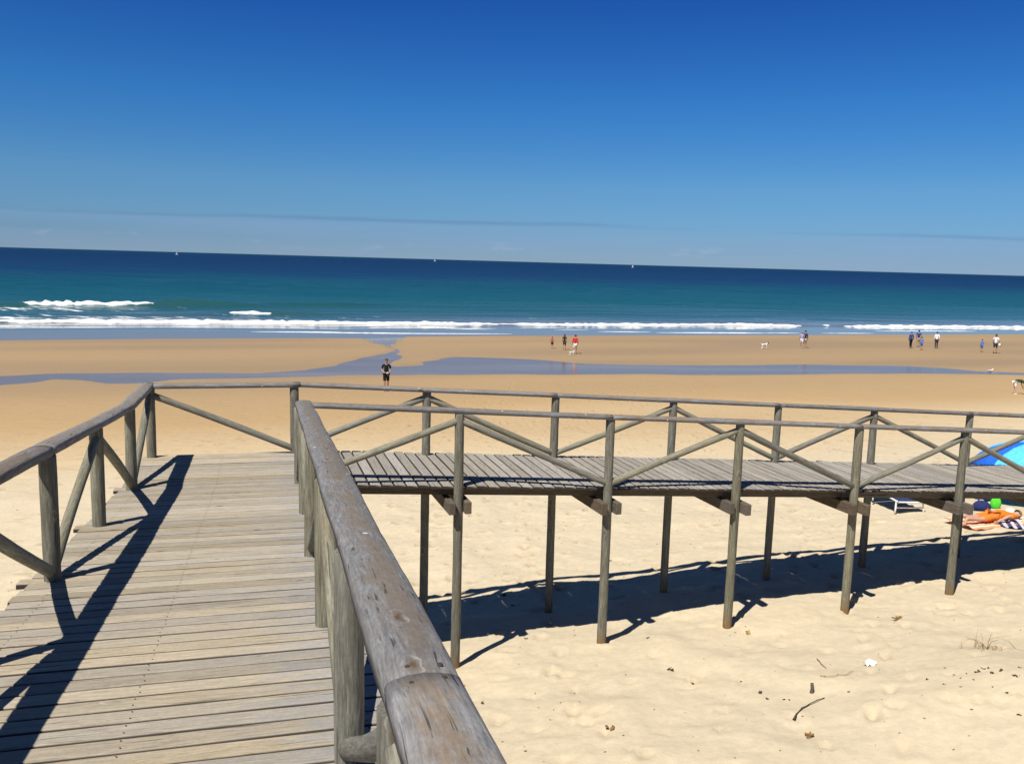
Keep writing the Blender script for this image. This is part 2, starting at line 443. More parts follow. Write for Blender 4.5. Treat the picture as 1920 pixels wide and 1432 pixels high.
# footprints: shallow dents across the dry sand
fp = []
for i in range(4200):
    v = 4 + 44 * rng.random() ** 1.3
    u = rng.uniform(-24, 34)
    x0, y0 = xy(u, v)
    fp.append((x0, y0, rng.uniform(0, math.pi), rng.uniform(0.09, 0.14), rng.uniform(0.045, 0.07), rng.uniform(0.035, 0.10) * (1.0 if v > 12.5 else 0.55)))
for i in range(26):      # walking tracks
    x0, y0 = xy(rng.uniform(-18, 26), rng.uniform(13, 42)); a = rng.uniform(0, 2 * math.pi)
    for k in range(22):
        a += rng.normal(0, 0.05)
        x0 += 0.66 * math.cos(a); y0 += 0.66 * math.sin(a)
        sd = 0.1 if k % 2 else -0.1
        fp.append((x0 - sd * math.sin(a), y0 + sd * math.cos(a), a, 0.14, 0.06, rng.uniform(0.04, 0.07)))

def axis_pts(segments):
    out = [segments[0][0]]
    for a, b, d0, d1 in segments:
        pcur = a
        while pcur < b - 1e-6:
            f = (pcur - a) / (b - a)
            pcur = min(b, pcur + d0 * (1 - f) + d1 * f)
            out.append(pcur)
    return np.array(out)
gx = axis_pts([(-600, -120, 60, 12), (-120, -40, 6, 1.0), (-40, -10, 0.9, 0.14), (-10, -4, 0.13, 0.075), (-4, 11, 0.065, 0.065), (11, 30, 0.075, 0.45), (30, 90, 0.5, 0.8), (90, 600, 3, 60)])
gy = axis_pts([(-160, -20, 20, 1.5), (-20, 4, 1.2, 0.12), (4, 19, 0.065, 0.07), (19, 46, 0.08, 0.3), (46, 125, 0.3, 0.34), (125, 420, 1.2, 30)])
X, Y = np.meshgrid(gx, gy)
Z = base_z(X, Y)
S = stream_sdf(X, Y)
U, V = uv(X, Y)
VS = shore_v(U)
dry = np.clip((46 - V) / 16, 0, 1)
lump = (grid_noise(X * 0.9, Y * 0.9, 1) - 0.5) * 0.10 + (grid_noise(X * 2.3 + 7, Y * 2.3, 2) - 0.5) * 0.05 + (grid_noise(X * 5.1, Y * 5.1, 3) - 0.5) * 0.02
nearish = np.clip((30 - np.hypot(X, Y)) / 10, 0, 1)
Z = Z + lump * dry * (0.4 + 0.6 * nearish)
Z = Z + (grid_noise(X * 11, Y * 11, 4) - 0.5) * 0.010 * nearish
Z = Z + (grid_noise(X * 0.06, Y * 0.12, 9) - 0.5) * 0.10 * np.clip((V - 20) / 15, 0, 1) * np.clip((VS - V - 4) / 20, 0, 1)
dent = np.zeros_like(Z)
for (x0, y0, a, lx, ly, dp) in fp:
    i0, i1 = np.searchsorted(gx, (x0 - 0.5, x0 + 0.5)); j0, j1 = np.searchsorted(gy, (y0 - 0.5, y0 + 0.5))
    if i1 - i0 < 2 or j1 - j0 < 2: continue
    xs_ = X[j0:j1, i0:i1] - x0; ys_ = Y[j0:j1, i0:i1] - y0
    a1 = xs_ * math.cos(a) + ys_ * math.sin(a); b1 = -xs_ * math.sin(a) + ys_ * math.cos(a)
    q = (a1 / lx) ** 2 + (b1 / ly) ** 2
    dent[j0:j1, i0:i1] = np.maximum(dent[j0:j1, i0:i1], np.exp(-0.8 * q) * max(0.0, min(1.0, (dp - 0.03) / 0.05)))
    Z[j0:j1, i0:i1] += dp * (-np.exp(-q) + 0.42 * np.exp(-(np.sqrt(q) - 1.55) ** 2 * 3.5))
Z = Z - 0.10 * (1 - np.clip((S + 1.1) / 1.6, 0, 1)) ** 2
# dampness: 0 dry dune sand, 1 soaked foreshore
damp = np.clip((V - 22) / 34, 0, 1)
damp = damp + 0.22 * (grid_noise(U * 0.05, V * 0.16, 21) - 0.5) * np.clip((V - 18) / 10, 0, 1)
damp = damp - 0.15 * np.clip((V - 46) / 12, 0, 1) * np.clip(grid_noise(U * 0.035, V * 0.22, 27) * 1.6 - 0.3, 0, 1)      # drier backs of the bars
print_shade = dent ** 1.2 * np.clip((46 - V) / 14, 0, 1) * np.where(V > 11.5, 1.0, 0.5)          # shade inside the footprints, painted into the sand colour
damp = np.maximum(damp, 0.95 * np.exp(-np.clip(S, 0, 99) / 2.4) * (V > 20))
damp = np.clip(np.maximum(damp, np.clip(1 - (VS - V) / 14, 0, 1)), 0, 1)
ny, nx = X.shape
verts = np.stack([X, Y, Z], -1).reshape(-1, 3).astype(np.float32)
idx = np.arange(nx * ny).reshape(ny, nx)
quads = np.stack([idx[:-1, :-1], idx[:-1, 1:], idx[1:, 1:], idx[1:, :-1]], -1).reshape(-1, 4)
def np_mesh(name, verts, quads, smooth=True, attrs=None):
    me = bpy.data.meshes.new(name)
    nq = len(quads)
    me.vertices.add(len(verts)); me.vertices.foreach_set('co', np.ascontiguousarray(verts, np.float32).ravel())
    me.loops.add(nq * 4); me.loops.foreach_set('vertex_index', np.ascontiguousarray(quads, np.int32).ravel())
    me.polygons.add(nq); me.polygons.foreach_set('loop_start', np.arange(0, nq * 4, 4, dtype=np.int32))
    me.polygons.foreach_set('use_smooth', np.full(nq, smooth))
    me.update(calc_edges=True)
    for k, a in (attrs or {}).items():
        at = me.attributes.new(k, 'FLOAT', 'POINT'); at.data.foreach_set('value', np.ascontiguousarray(a, np.float32).ravel())
    return me
sand_me = np_mesh('sand', verts, quads, True, {'damp': damp, 'print_shade': print_shade})
def terr(x, y):
    """built terrain height by bilinear lookup"""
    i = int(np.clip(np.searchsorted(gx, x) - 1, 0, nx - 2)); j = int(np.clip(np.searchsorted(gy, y) - 1, 0, ny - 2))
    fx = (x - gx[i]) / (gx[i + 1] - gx[i]); fy = (y - gy[j]) / (gy[j + 1] - gy[j])
    return float((Z[j, i] * (1 - fx) + Z[j, i + 1] * fx) * (1 - fy) + (Z[j + 1, i] * (1 - fx) + Z[j + 1, i + 1] * fx) * fy)
def hit(px, py):
    d = ray(px, py)
    lo = 3.0; hi = 300.0
    k = 3.0
    while k < 300:
        if CAMZ + d[2] * k < terr(d[0] * k, d[1] * k): hi = k; lo = k / 1.01; break
        k *= 1.01
    for _ in range(30):
        m_ = 0.5 * (lo + hi)
        if CAMZ + d[2] * m_ < terr(d[0] * m_, d[1] * m_): hi = m_
        else: lo = m_
    return Vector((d[0] * hi, d[1] * hi, terr(d[0] * hi, d[1] * hi)))

def sand_material():
    m, t, b = new_mat('beach_sand')
    L = t.links.new
    tcn = t.nodes.new('ShaderNodeTexCoord')
    at = nd(t, 'ShaderNodeAttribute', attribute_name='damp')
    n1 = nd(t, 'ShaderNodeTexNoise', Scale=0.7, Detail=6.0, Roughness=0.6); L(tcn.outputs['Object'], n1.inputs[0])
    n2 = nd(t, 'ShaderNodeTexNoise', Scale=9.0, Detail=6.0, Roughness=0.7); L(tcn.outputs['Object'], n2.inputs[0])
    n3 = nd(t, 'ShaderNodeTexNoise', Scale=160.0, Detail=2.0); L(tcn.outputs['Object'], n3.inputs[0])
    d = mth(t, 'ADD', at.outputs['Fac'], mth(t, 'MULTIPLY', mth(t, 'SUBTRACT', n1.outputs[0], 0.5), 0.12), True)
    col = ramp(t, d, [(0.0, (0.56, 0.475, 0.33)), (0.22, (0.53, 0.415, 0.255)), (0.5, (0.42, 0.29, 0.15)), (0.85, (0.335, 0.235, 0.13)), (1.0, (0.29, 0.205, 0.12))])
    ch = nd(t, 'ShaderNodeAttribute', attribute_name='print_shade')
    col = mixc(t, mth(t, 'MULTIPLY', ch.outputs['Fac'], 0.85, True), col, (0.26, 0.185, 0.115))  # footprint hollows darkened in colour, standing in for shade
    v = mth(t, 'ADD', mth(t, 'MULTIPLY', n2.outputs[0], 0.46), 0.77)
    v = mth(t, 'MULTIPLY', v, mth(t, 'ADD', mth(t, 'MULTIPLY', n3.outputs[0], 0.30), 0.85))
    v = mth(t, 'MULTIPLY', v, mth(t, 'ADD', mth(t, 'MULTIPLY', n1.outputs[0], 0.16), 0.92))
    hs = nd(t, 'ShaderNodeHueSaturation'); L(col, hs.inputs['Color']); L(v, hs.inputs['Value'])
    L(hs.outputs[0], b.inputs['Base Color'])
    L(ramp(t, d, [(0.0, (0.95,) * 3), (0.8, (0.85,) * 3), (1.0, (0.7,) * 3)]), b.inputs['Roughness'])
    L(ramp(t, d, [(0.0, (0.05,) * 3), (0.8, (0.06,) * 3), (1.0, (0.14,) * 3)]), b.inputs['Specular IOR Level'])
    bp = nd(t, 'ShaderNodeBump', Strength=0.5, Distance=0.02)
    h = mth(t, 'ADD', mth(t, 'MULTIPLY', n2.outputs[0], 1.0), mth(t, 'MULTIPLY', n3.outputs[0], 0.15))
    L(mth(t, 'MULTIPLY', h, mth(t, 'SUBTRACT', 1.0, mth(t, 'MULTIPLY', d, 0.85))), bp.inputs['Height'])
    L(bp.outputs[0], b.inputs['Normal'])
    return m
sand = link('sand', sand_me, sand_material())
tag(sand, 'pale dry dune sand running down to a wet golden foreshore', kind='structure')

# ------------------------------------------------------------------ stream water
def film_material(name, base, rough, bump):
    m, t, b = new_mat(name)
    L = t.links.new
    tcn = t.nodes.new('ShaderNodeTexCoord')
    n = nd(t, 'ShaderNodeTexNoise', Scale=2.2, Detail=4.0)
    mp_ = nd(t, 'ShaderNodeMapping'); mp_.inputs['Rotation'].default_value = (0, 0, -AZ_SEA); mp_.inputs['Scale'].default_value = (0.4, 1.6, 1)
    L(tcn.outputs['Object'], mp_.inputs[0]); L(mp_.outputs[0], n.inputs[0])
    nb = nd(t, 'ShaderNodeTexNoise', Scale=0.16, Detail=4.0); L(mp_.outputs[0], nb.inputs[0])
    L(mixc(t, mth(t, 'MULTIPLY', mth(t, 'SUBTRACT', nb.outputs[0], 0.45, True), 4.0, True), base, tuple(c * 1.35 for c in base)), b.inputs['Base Color'])
    b.inputs['Roughness'].default_value = rough
    b.inputs['IOR'].default_value = 1.333
    bp = nd(t, 'ShaderNodeBump', Strength=bump, Distance=0.01); L(n.outputs[0], bp.inputs['Height']); L(bp.outputs[0], b.inputs['Normal'])
    return m
ux = np.arange(-110, 130, 0.6); vy = np.arange(38, 112, 0.4)
UU, VV = np.meshgrid(ux, vy)
XX, YY = xy(UU, VV)
SS = stream_sdf(XX, YY)
ZZ = base_z(XX, YY) - 0.035 + (grid_noise(XX * 0.06, YY * 0.12, 9) - 0.5) * 0.10 * np.clip((VV - 20) / 15, 0, 1) * np.clip((shore_v(UU) - VV - 4) / 20, 0, 1)
keep = (SS < 1.2) & (VV < shore_v(UU) + 6)
cell = keep[:-1, :-1] & keep[:-1, 1:] & keep[1:, 1:] & keep[1:, :-1]
id2 = np.arange(UU.size).reshape(UU.shape)
q2 = np.stack([id2[:-1, :-1][cell], id2[:-1, 1:][cell], id2[1:, 1:][cell], id2[1:, :-1][cell]], -1)
used = np.unique(q2); rem = np.zeros(UU.size, np.int64); rem[used] = np.arange(len(used))
vv2 = np.stack([XX, YY, ZZ], -1).reshape(-1, 3)[used]
stream = link('tidal_stream', np_mesh('tidal_stream', vv2, rem[q2]), film_material('stream_water', (0.17, 0.12, 0.08), 0.18, 0.25))
tag(stream, 'shallow tidal stream winding over the sand, mirroring the sky', kind='structure')

# ------------------------------------------------------------------ sea
gv = axis_pts([(80, 150, 0.35, 0.5), (150, 400, 0.6, 6), (400, 3000, 8, 160), (3000, 40000, 300, 5000)])
gu = axis_pts([(-40000, -3000, 6000, 500), (-3000, -300, 400, 12), (-300, -110, 8, 1.2), (-110, 150, 1.0, 1.2), (150, 300, 1.5, 8), (300, 3000, 12, 400), (3000, 40000, 500, 6000)])
SU, SV = np.meshgrid(gu, gv)
offs = SV - shore_v(SU)                                  # metres off the waterline
far = np.clip((600 - offs) / 400, 0, 1)
def swell(u, o):
    ph = 3.0 * grid_noise(u * 0.012, o * 0.01, 31) + 2.0 * grid_noise(u * 0.05, o * 0.03, 32)
    a = grid_noise(u * 0.02 + 5, o * 0.02, 33)
    h = 0.16 * a * np.sin(o * 2 * math.pi / 11.0 + ph * 2.2) + 0.07 * np.sin(o * 2 * math.pi / 4.3 + u * 0.12 + ph * 3)
    return h * np.clip((o - 8) / 25, 0, 1)
SZ = swell(SU, offs) * far
# ridges of the waves about to break
breakers = []   # u0,u1, pixel polylines traced on the sea plane
def crest(pxs):
    q = np.array([uv(*at_z(px, py, 0.0)[:2]) for px, py in pxs])
    return q[np.argsort(q[:, 0])]
crest_defs = [
    ('line', [(-120, 604), (0, 604), (250, 605), (480, 607), (640, 608), (800, 609), (1000, 609.5), (1250, 610.5), (1400, 611), (1512, 612)], 0.42, 1.6),
    ('line', [(1572, 612.5), (1700, 613), (1850, 614), (2000, 615.5), (2100, 617)], 0.36, 1.4),
    ('roll', [(18, 573.5), (100, 574.5), (200, 575.5), (325, 574.5)], 0.85, 2.4),
    ('roll', [(418, 589), (470, 589.5), (521, 589.5)], 0.6, 1.8),
]
for kind, pxs, hh, wd in crest_defs:
    q = crest(pxs)
    cv = np.interp(SU, q[:, 0], q[:, 1])
    along = np.clip((SU - q[0, 0]) / 6 + 0.7, 0, 1) * np.clip((q[-1, 0] - SU) / 6 + 0.7, 0, 1)
    if kind == 'roll': along = np.clip((SU - q[0, 0]) / 14 + 1, 0, 1) * np.clip((q[-1, 0] - SU) / 14 + 1, 0, 1)
    SZ = np.maximum(SZ, 0) * 0 + SZ + along * hh * 0.72 * np.exp(-((SV - cv - 0.9) / wd) ** 2)
# a green unbroken swell beside the rolling wave
q = crest([(330, 574), (480, 574), (640, 574.5)])
cv = np.interp(SU, q[:, 0], q[:, 1])
SZ = SZ + 0.55 * np.exp(-((SV - cv - 0.9) / 2.6) ** 2) * np.clip((SU - q[0, 0]) / 10 + 1, 0, 1) * np.clip((q[-1, 0] - SU) / 16 + 1, 0, 1)
SX, SY = xy(SU, SV)
id3 = np.arange(SU.size).reshape(SU.shape)
q3 = np.stack([id3[:-1, :-1], id3[:-1, 1:], id3[1:, 1:], id3[1:, :-1]], -1).reshape(-1, 4)
def sea_material():
    m, t, b = new_mat('sea_water')
    L = t.links.new
    tcn = t.nodes.new('ShaderNodeTexCoord')
    at = nd(t, 'ShaderNodeAttribute', attribute_name='offshore')
    rot = nd(t, 'ShaderNodeMapping'); rot.inputs['Rotation'].default_value = (0, 0, -AZ_SEA); L(tcn.outputs['Object'], rot.inputs[0])
    mpn = nd(t, 'ShaderNodeMapping'); mpn.inputs['Scale'].default_value = (0.012, 0.05, 1); L(rot.outputs[0], mpn.inputs[0])
    nb = nd(t, 'ShaderNodeTexNoise', Scale=1.0, Detail=6.0, Roughness=0.6); L(mpn.outputs[0], nb.inputs[0])
    lg = mth(t, 'LOGARITHM', mth(t, 'MAXIMUM', at.outputs['Fac'], 1.0), 10.0)       # 0..4.6
    f = mth(t, 'MULTIPLY', mth(t, 'ADD', lg, mth(t, 'MULTIPLY', mth(t, 'SUBTRACT', nb.outputs[0], 0.5), 0.5)), 0.25, True)
    col = ramp(t, f, [(0.15, (0.21, 0.155, 0.105)), (0.30, (0.155, 0.15, 0.12)), (0.38, (0.03, 0.09, 0.085)), (0.48, (0.006, 0.072, 0.075)), (0.56, (0.003, 0.056, 0.072)), (0.64, (0.002, 0.02, 0.06)), (0.80, (0.002, 0.015, 0.052)), (0.92, (0.003, 0.026, 0.056))])
    # broken foam flecks behind the surf
    mpf = nd(t, 'ShaderNodeMapping'); mpf.inputs['Scale'].default_value = (0.14, 0.7, 1); L(rot.outputs[0], mpf.inputs[0])
    nf = nd(t, 'ShaderNodeTexNoise', Scale=1.0, Detail=7.0, Roughness=0.72); L(mpf.outputs[0], nf.inputs[0])
    fm = nd(t, 'ShaderNodeAttribute', attribute_name='foam')
    ff = mth(t, 'MULTIPLY', mth(t, 'SUBTRACT', mth(t, 'ADD', nf.outputs[0], mth(t, 'MULTIPLY', fm.outputs['Fac'], 0.34)), 0.72, True), 9.0, True)
    col = mixc(t, ff, col, (0.78, 0.80, 0.80))
    L(col, b.inputs['Base Color'])
    b.inputs['IOR'].default_value = 1.333
    rr = ramp(t, f, [(0.2, (0.05,) * 3), (0.34, (0.12,) * 3), (0.5, (0.30,) * 3), (1.0, (0.45,) * 3)])
    L(mixc(t, ff, rr, (0.8, 0.8, 0.8)), b.inputs['Roughness'])
    L(ramp(t, f, [(0.25, (0.5,) * 3), (0.4, (0.35,) * 3), (0.6, (0.22,) * 3), (1.0, (0.18,) * 3)]), b.inputs['Specular IOR Level'])
    m1 = nd(t, 'ShaderNodeMapping'); m1.inputs['Scale'].default_value = (0.35, 1.1, 1); L(rot.outputs[0], m1.inputs[0])
    w1 = nd(t, 'ShaderNodeTexNoise', Scale=1.0, Detail=5.0, Roughness=0.62); L(m1.outputs[0], w1.inputs[0])
    bp = nd(t, 'ShaderNodeBump', Distance=0.5)
    L(w1.outputs[0], bp.inputs['Height'])
    L(mth(t, 'MULTIPLY', mth(t, 'SUBTRACT', f, 0.27, True), 2.2, True), bp.inputs['Strength'])
    L(bp.outputs[0], b.inputs['Normal'])
    return m
surf = np.exp(-((offs - 27) / 9.0) ** 2) * 0.9 + np.exp(-((offs - 48) / 8.0) ** 2) * 0.75 * np.clip((15 - SU) / 30, 0, 1)
surf = np.clip(surf, 0, 1) * (0.35 + 0.65 * np.clip((30 - SU) / 60, 0, 1))
sea = link('sea', np_mesh('sea', np.stack([SX, SY, SZ], -1).reshape(-1, 3), q3, True, {'offshore': np.clip(offs, 0, 1e6), 'foam': surf}), sea_material())
tag(sea, 'teal sea turning dark blue towards the horizon', kind='structure')

foam_m, ft, fb = new_mat('sea_foam')
_tc = ft.nodes.new('ShaderNodeTexCoord'); _n = nd(ft, 'ShaderNodeTexNoise', Scale=1.5, Detail=6.0, Roughness=0.7); ft.links.new(_tc.outputs['Object'], _n.inputs[0])
ft.links.new(ramp(ft, _n.outputs[0], [(0.3, (0.62, 0.66, 0.67)), (0.55, (0.84, 0.85, 0.85))]), fb.inputs['Base Color'])
fb.inputs['Roughness'].default_value = 0.85
_bp = nd(ft, 'ShaderNodeBump', Strength=0.8, Distance=0.15); ft.links.new(_n.outputs[0], _bp.inputs['Height']); ft.links.new(_bp.outputs[0], fb.inputs['Normal'])
def breaker(pxs, h, depth, seed, ends=4.0, name='breaking_wave', thin=False):
    q = crest(pxs)
    n = max(12, int((q[-1, 0] - q[0, 0]) / 0.45))
    us = np.linspace(q[0, 0], q[-1, 0], n)
    vs = np.interp(us, q[:, 0], q[:, 1])
    prof = [(-1.0, -0.25), (-0.92, 0.30), (-0.72, 0.72), (-0.42, 0.98), (-0.05, 1.0), (0.35, 0.72), (0.8, 0.25), (1.25, -0.3)]
    if thin: prof = [(-1.0, -0.3), (-0.6, 0.8), (0.0, 1.0), (0.6, 0.6), (1.0, -0.3)]
    vsx = []
    for i in range(n):
        e = min(1.0, (us[i] - us[0]) / ends + 0.02, (us[-1] - us[i]) / ends + 0.02) ** 0.6
        a = 0.55 + 0.6 * float(grid_noise(np.array(us[i] * 0.11), np.array(seed * 3.1), seed))
        a2 = 0.68 + 0.64 * float(grid_noise(np.array(us[i] * 1.9), np.array(seed * 1.7), seed + 1))
        br = 0.35 + 0.8 * float(grid_noise(np.array(us[i] * 0.28 + 9), np.array(0.3), seed + 2)) + 0.7 * float(grid_noise(np.array(us[i] * 1.3 + 4), np.array(0.7), seed + 5)) ** 2
        for j, (dv, dz) in enumerate(prof):
            jit = 0.14 * (float(grid_noise(np.array(us[i] * 2.3), np.array(j * 1.9), seed + 3)) - 0.5)
            vvv = vs[i] + (dv * (br if dv < 0 else 1.0) + jit) * depth * (0.3 + 0.7 * e)
            zzz = (dz * a * a2 + jit * 0.5 * (dz > 0)) * h * e if dz > 0 else dz * h * 0.4
            x_, y_ = xy(us[i], vvv)
            vsx.append((x_, y_, zzz))
    P_ = len(prof)
    ids = np.arange(n * P_).reshape(n, P_)
    qd = np.stack([ids[:-1, :-1], ids[1:, :-1], ids[1:, 1:], ids[:-1, 1:]], -1).reshape(-1, 4)
    o = link(name, np_mesh(name, np.array(vsx), qd, True), foam_m, sea, None)
    return o
breaker(crest_defs[0][1], 0.40, 1.1, 41)['label'] = 'long white line of surf reaching along the beach'
breaker(crest_defs[1][1], 0.36, 1.0, 47)
breaker(crest_defs[2][1], 0.95, 1.3, 53, ends=5)['label'] = 'white crest of a rolling wave breaking offshore'
breaker(crest_defs[3][1], 0.7, 1.0, 59, ends=3)
breaker([(1536, 611), (1548, 611.5), (1556, 611.5)], 0.5, 1.0, 61, ends=1.5)
# thin lace of foam on the swash
for k, pxs in enumerate([[(-60, 611), (0, 611.5), (118, 612.5)], [(120, 612.5), (160, 612.8)], [(185, 613), (215, 613)], [(470, 622), (560, 622.5), (640, 622)], [(560, 623), (700, 624.5), (800, 625.2)], [(835, 616.5), (900, 617), (930, 617)],
        [(700, 625), (860, 625.5), (960, 626)], [(1038, 618), (1105, 618.5)], [(1120, 621.5), (1220, 622.5)], [(1230, 623.5), (1340, 624), (1450, 624.5)], [(1440, 624), (1500, 624.5)], [(1640, 620.5), (1760, 620.5), (1830, 621)], [(1540, 624.5), (1640, 625)], [(1180, 614), (1206, 614.5)], [(980, 613.5), (1060, 614)], [(780, 613), (850, 614.5)], [(1380, 614.5), (1440, 615)]]):
    breaker(pxs, 0.05, 0.16, 71 + k, ends=5.0, name='foam_line', thin=True)

# ------------------------------------------------------------------ boardwalk geometry
DZ = CAMZ
C0 = np.array([-2.505, 10.110]); DECK = -2.70 + DZ        # platform corner and level
azA, azB = R(-15.5), R(72.8)
dA = np.array([math.sin(azA), math.cos(azA)]); pA = np.array([dA[1], -dA[0]])
dB = np.array([math.sin(azB), math.cos(azB)]); pB = np.array([-dB[1], dB[0]])
SLA, SLB, RAILH = 0.085, 0.0605, 0.925                    # RAILH = underside of handrail above deck
def PA(s, lat, h=0.0):
    """point on the ramp: s metres back from the platform corner, lat to the right"""
    q = C0 - dA * s + pA * lat
    return Vector((q[0], q[1], DECK + SLA * max(s, 0.0) + h))
def PB(s, lat, h=0.0):
    q = C0 + dB * s + pB * lat
    return Vector((q[0], q[1], DECK - SLB * max(s - 0.1, 0.0) + h))

def log_mesh(length, r0, r1, seg=14, seed=0, ring=0.16, wob=0.05, bend=0.0, ground=None):
    rr = random.Random(seed)
    n = max(3, int(length / ring))
    zs = [0.0] + [length * i / n for i in range(n + 1)] + [length]
    ph = rr.uniform(0, 6.28); ph2 = rr.uniform(0, 6.28)
    vs, fs = [], []
    lob = [1 + wob * rr.uniform(-1, 1) * 0.5 for _ in range(seg)]
    lob = [(lob[i] + lob[i - 1] + lob[(i + 1) % seg]) / 3 for i in range(seg)]
    for k, z in enumerate(zs):
        f = z / length
        r = r0 + (r1 - r0) * f
        if k == 0 or k == len(zs) - 1: r *= 0.93
        elif k == 1: z = z + 0.006
        elif k == len(zs) - 2: z = z - 0.006
        r *= 1 + wob * 0.5 * math.sin(z * 4.1 + ph) + wob * 0.35 * rr.uniform(-1, 1)
        bx = bend * math.sin(math.pi * f) * math.cos(ph2); by = bend * math.sin(math.pi * f) * math.sin(ph2)
        for i in range(seg):
            a = 2 * math.pi * i / seg + 0.1 * math.sin(z * 1.3 + ph)
            q = r * lob[i] * (1 + wob * 0.25 * rr.uniform(-1, 1))
            vs.append((bx + q * math.cos(a), by + q * math.sin(a), z))
    m = len(zs)
    for k in range(m - 1):
        for i in range(seg):
            j = (i + 1) % seg
            fs.append((k * seg + i, k * seg + j, (k + 1) * seg + j, (k + 1) * seg + i))
    fs.append(tuple(range(seg))[::-1]); fs.append(tuple((m - 1) * seg + i for i in range(seg)))
    me = mesh('log', vs, fs)
    me.polygons.foreach_set('use_smooth', [len(p.vertices) == 4 for p in me.polygons])
    if ground is not None:
        at = me.attributes.new('ground', 'FLOAT', 'POINT')
        at.data.foreach_set('value', [v[2] - ground for v in vs])
    return me
_ls = [100]
def log(name, p0, p1, r, parent, mat, r1=None, seg=14, bend=0.006, ground=None, wob=0.05):
    p0, p1 = Vector(p0), Vector(p1)
    _ls[0] += 1
    me = log_mesh((p1 - p0).length, r, r1 or r, seg, _ls[0], bend=bend, ground=ground, wob=wob)
    mw = frame(p0, p1, axis='Z')
    return link(name, me, mat, parent, mw)
def box_me(name, lx, ly, lz, bev=0.004, center=(0, 0, 0), jit=0.0):
    bm = bmesh.new()
    bmesh.ops.create_cube(bm, size=1.0)
    for v in bm.verts:
        v.co.x *= lx; v.co.y *= ly; v.co.z *= lz
        v.co += Vector(center) + Vector((0, random.uniform(-jit, jit), random.uniform(-jit, jit)))
    if bev:
        bmesh.ops.bevel(bm, geom=list(bm.edges), offset=bev, segments=1, affect='EDGES')
    me = bpy.data.meshes.new(name); bm.to_mesh(me); bm.free()
    return me
def beam(name, p0, p1, w, h, parent, mat, bev=0.006):
    p0, p1 = Vector(p0), Vector(p1)
    L_ = (p1 - p0).length
    me = box_me(name, L_, w, h, bev, (L_ / 2, 0, 0))
    return link(name, me, mat, parent, frame(p0, p1))
def rail_mesh(pts_local, w=0.165, h=0.072, seed=0, half=0):
    """half-log handrail swept along a polyline in local x/z, flat side down"""
    rr = random.Random(seed)
    prof = [(-0.5, 0.0), (-0.5, 0.60), (-0.475, 0.74), (-0.41, 0.84), (-0.22, 0.95), (0.0, 1.0), (0.22, 0.96), (0.41, 0.84), (0.475, 0.74), (0.5, 0.60), (0.5, 0.0)]
    stations = []
    for (a, b) in zip(pts_local[:-1], pts_local[1:]):
        a, b = Vector(a), Vector(b)
        n = max(2, int((b - a).length / 0.12))
        for i in range(n):
            stations.append(a.lerp(b, i / n))
    stations.append(Vector(pts_local[-1]))
    vs, fs = [], []
    n = len(stations); P_ = len(prof)
    ph = rr.uniform(0, 6)
    for k, c in enumerate(stations):
        endf = 0.988 if k in (0, n - 1) else 1.0
        ww = w * endf * (1 + 0.03 * math.sin(c.x * 3 + ph)); hh_ = h * endf * (1 + 0.05 * math.sin(c.x * 2.1 + ph * 2))
        for (a, b) in prof:
            vs.append((c.x, c.y + a * ww + rr.uniform(-0.0016, 0.0016), c.z + b * hh_ + rr.uniform(-0.0016, 0.0016) * (b > 0)))
    for k in range(n - 1):
        for i in range(P_):
            j = (i + 1) % P_
            fs.append((k * P_ + i, (k + 1) * P_ + i, (k + 1) * P_ + j, k * P_ + j))
    fs.append(tuple(range(P_))); fs.append(tuple((n - 1) * P_ + i for i in range(P_))[::-1])
    me = mesh('handrail', vs, fs)
    sm = []
    for p in me.polygons:
        sm.append(len(p.vertices) == 4)
    me.polygons.foreach_set('use_smooth', sm)
    for e in me.edges:
        pass
    return me
def rail(parent, pts, w=0.165, h=0.072, name='handrail'):
    """pts: world polyline, all in one vertical plane"""
    pts = [Vector(p) for p in pts]
    hx = pts[-1] - pts[0]; hx.z = 0
    mw = frame(pts[0], pts[0] + hx)
    inv = mw.inverted()
    _ls[0] += 1
    me = rail_mesh([inv @ p for p in pts], w, h, _ls[0])
    o = link(name, me, MW['rail'], parent, mw)
    o['_w'] = tuple(pts[0])
    return o

def plank_meshes(n, length, width, thick):
    out = []
    for k in range(n):
        bm = bmesh.new()
        # 5 stations along the plank, slight cup and wander
        st = [-0.5, -0.22, 0.05, 0.27, 0.5]
        rows = []
        for f in st:
            dy = random.uniform(-0.0018, 0.0018); dz = random.uniform(-0.0018, 0.0018); ww = width * (1 + random.uniform(-0.012, 0.012))
            x = f * length
            c = 0.011
            pr = [(-ww / 2, -thick), (-ww / 2, -c), (-ww / 2 + c, 0), (ww / 2 - c, 0), (ww / 2, -c), (ww / 2, -thick)]
            rows.append([bm.verts.new((x, y + dy, z + dz)) for y, z in pr])
        for a, b in zip(rows[:-1], rows[1:]):
            for i in range(6):
                j = (i + 1) % 6
                bm.faces.new((a[i], a[j], b[j], b[i]))
        bm.faces.new(rows[0][::-1]); bm.faces.new(rows[-1])
        bmesh.ops.recalc_face_normals(bm, faces=bm.faces)
        me = bpy.data.meshes.new('plank'); bm.to_mesh(me); bm.free()
        at = me.attributes.new('edge', 'FLOAT', 'POINT')      # darkens plank sides and chamfers, a dark line at each joint
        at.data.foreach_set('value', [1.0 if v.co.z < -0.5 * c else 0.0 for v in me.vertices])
        out.append(me)
    return out

RP, RB = 0.062, 0.044       # post and brace radii
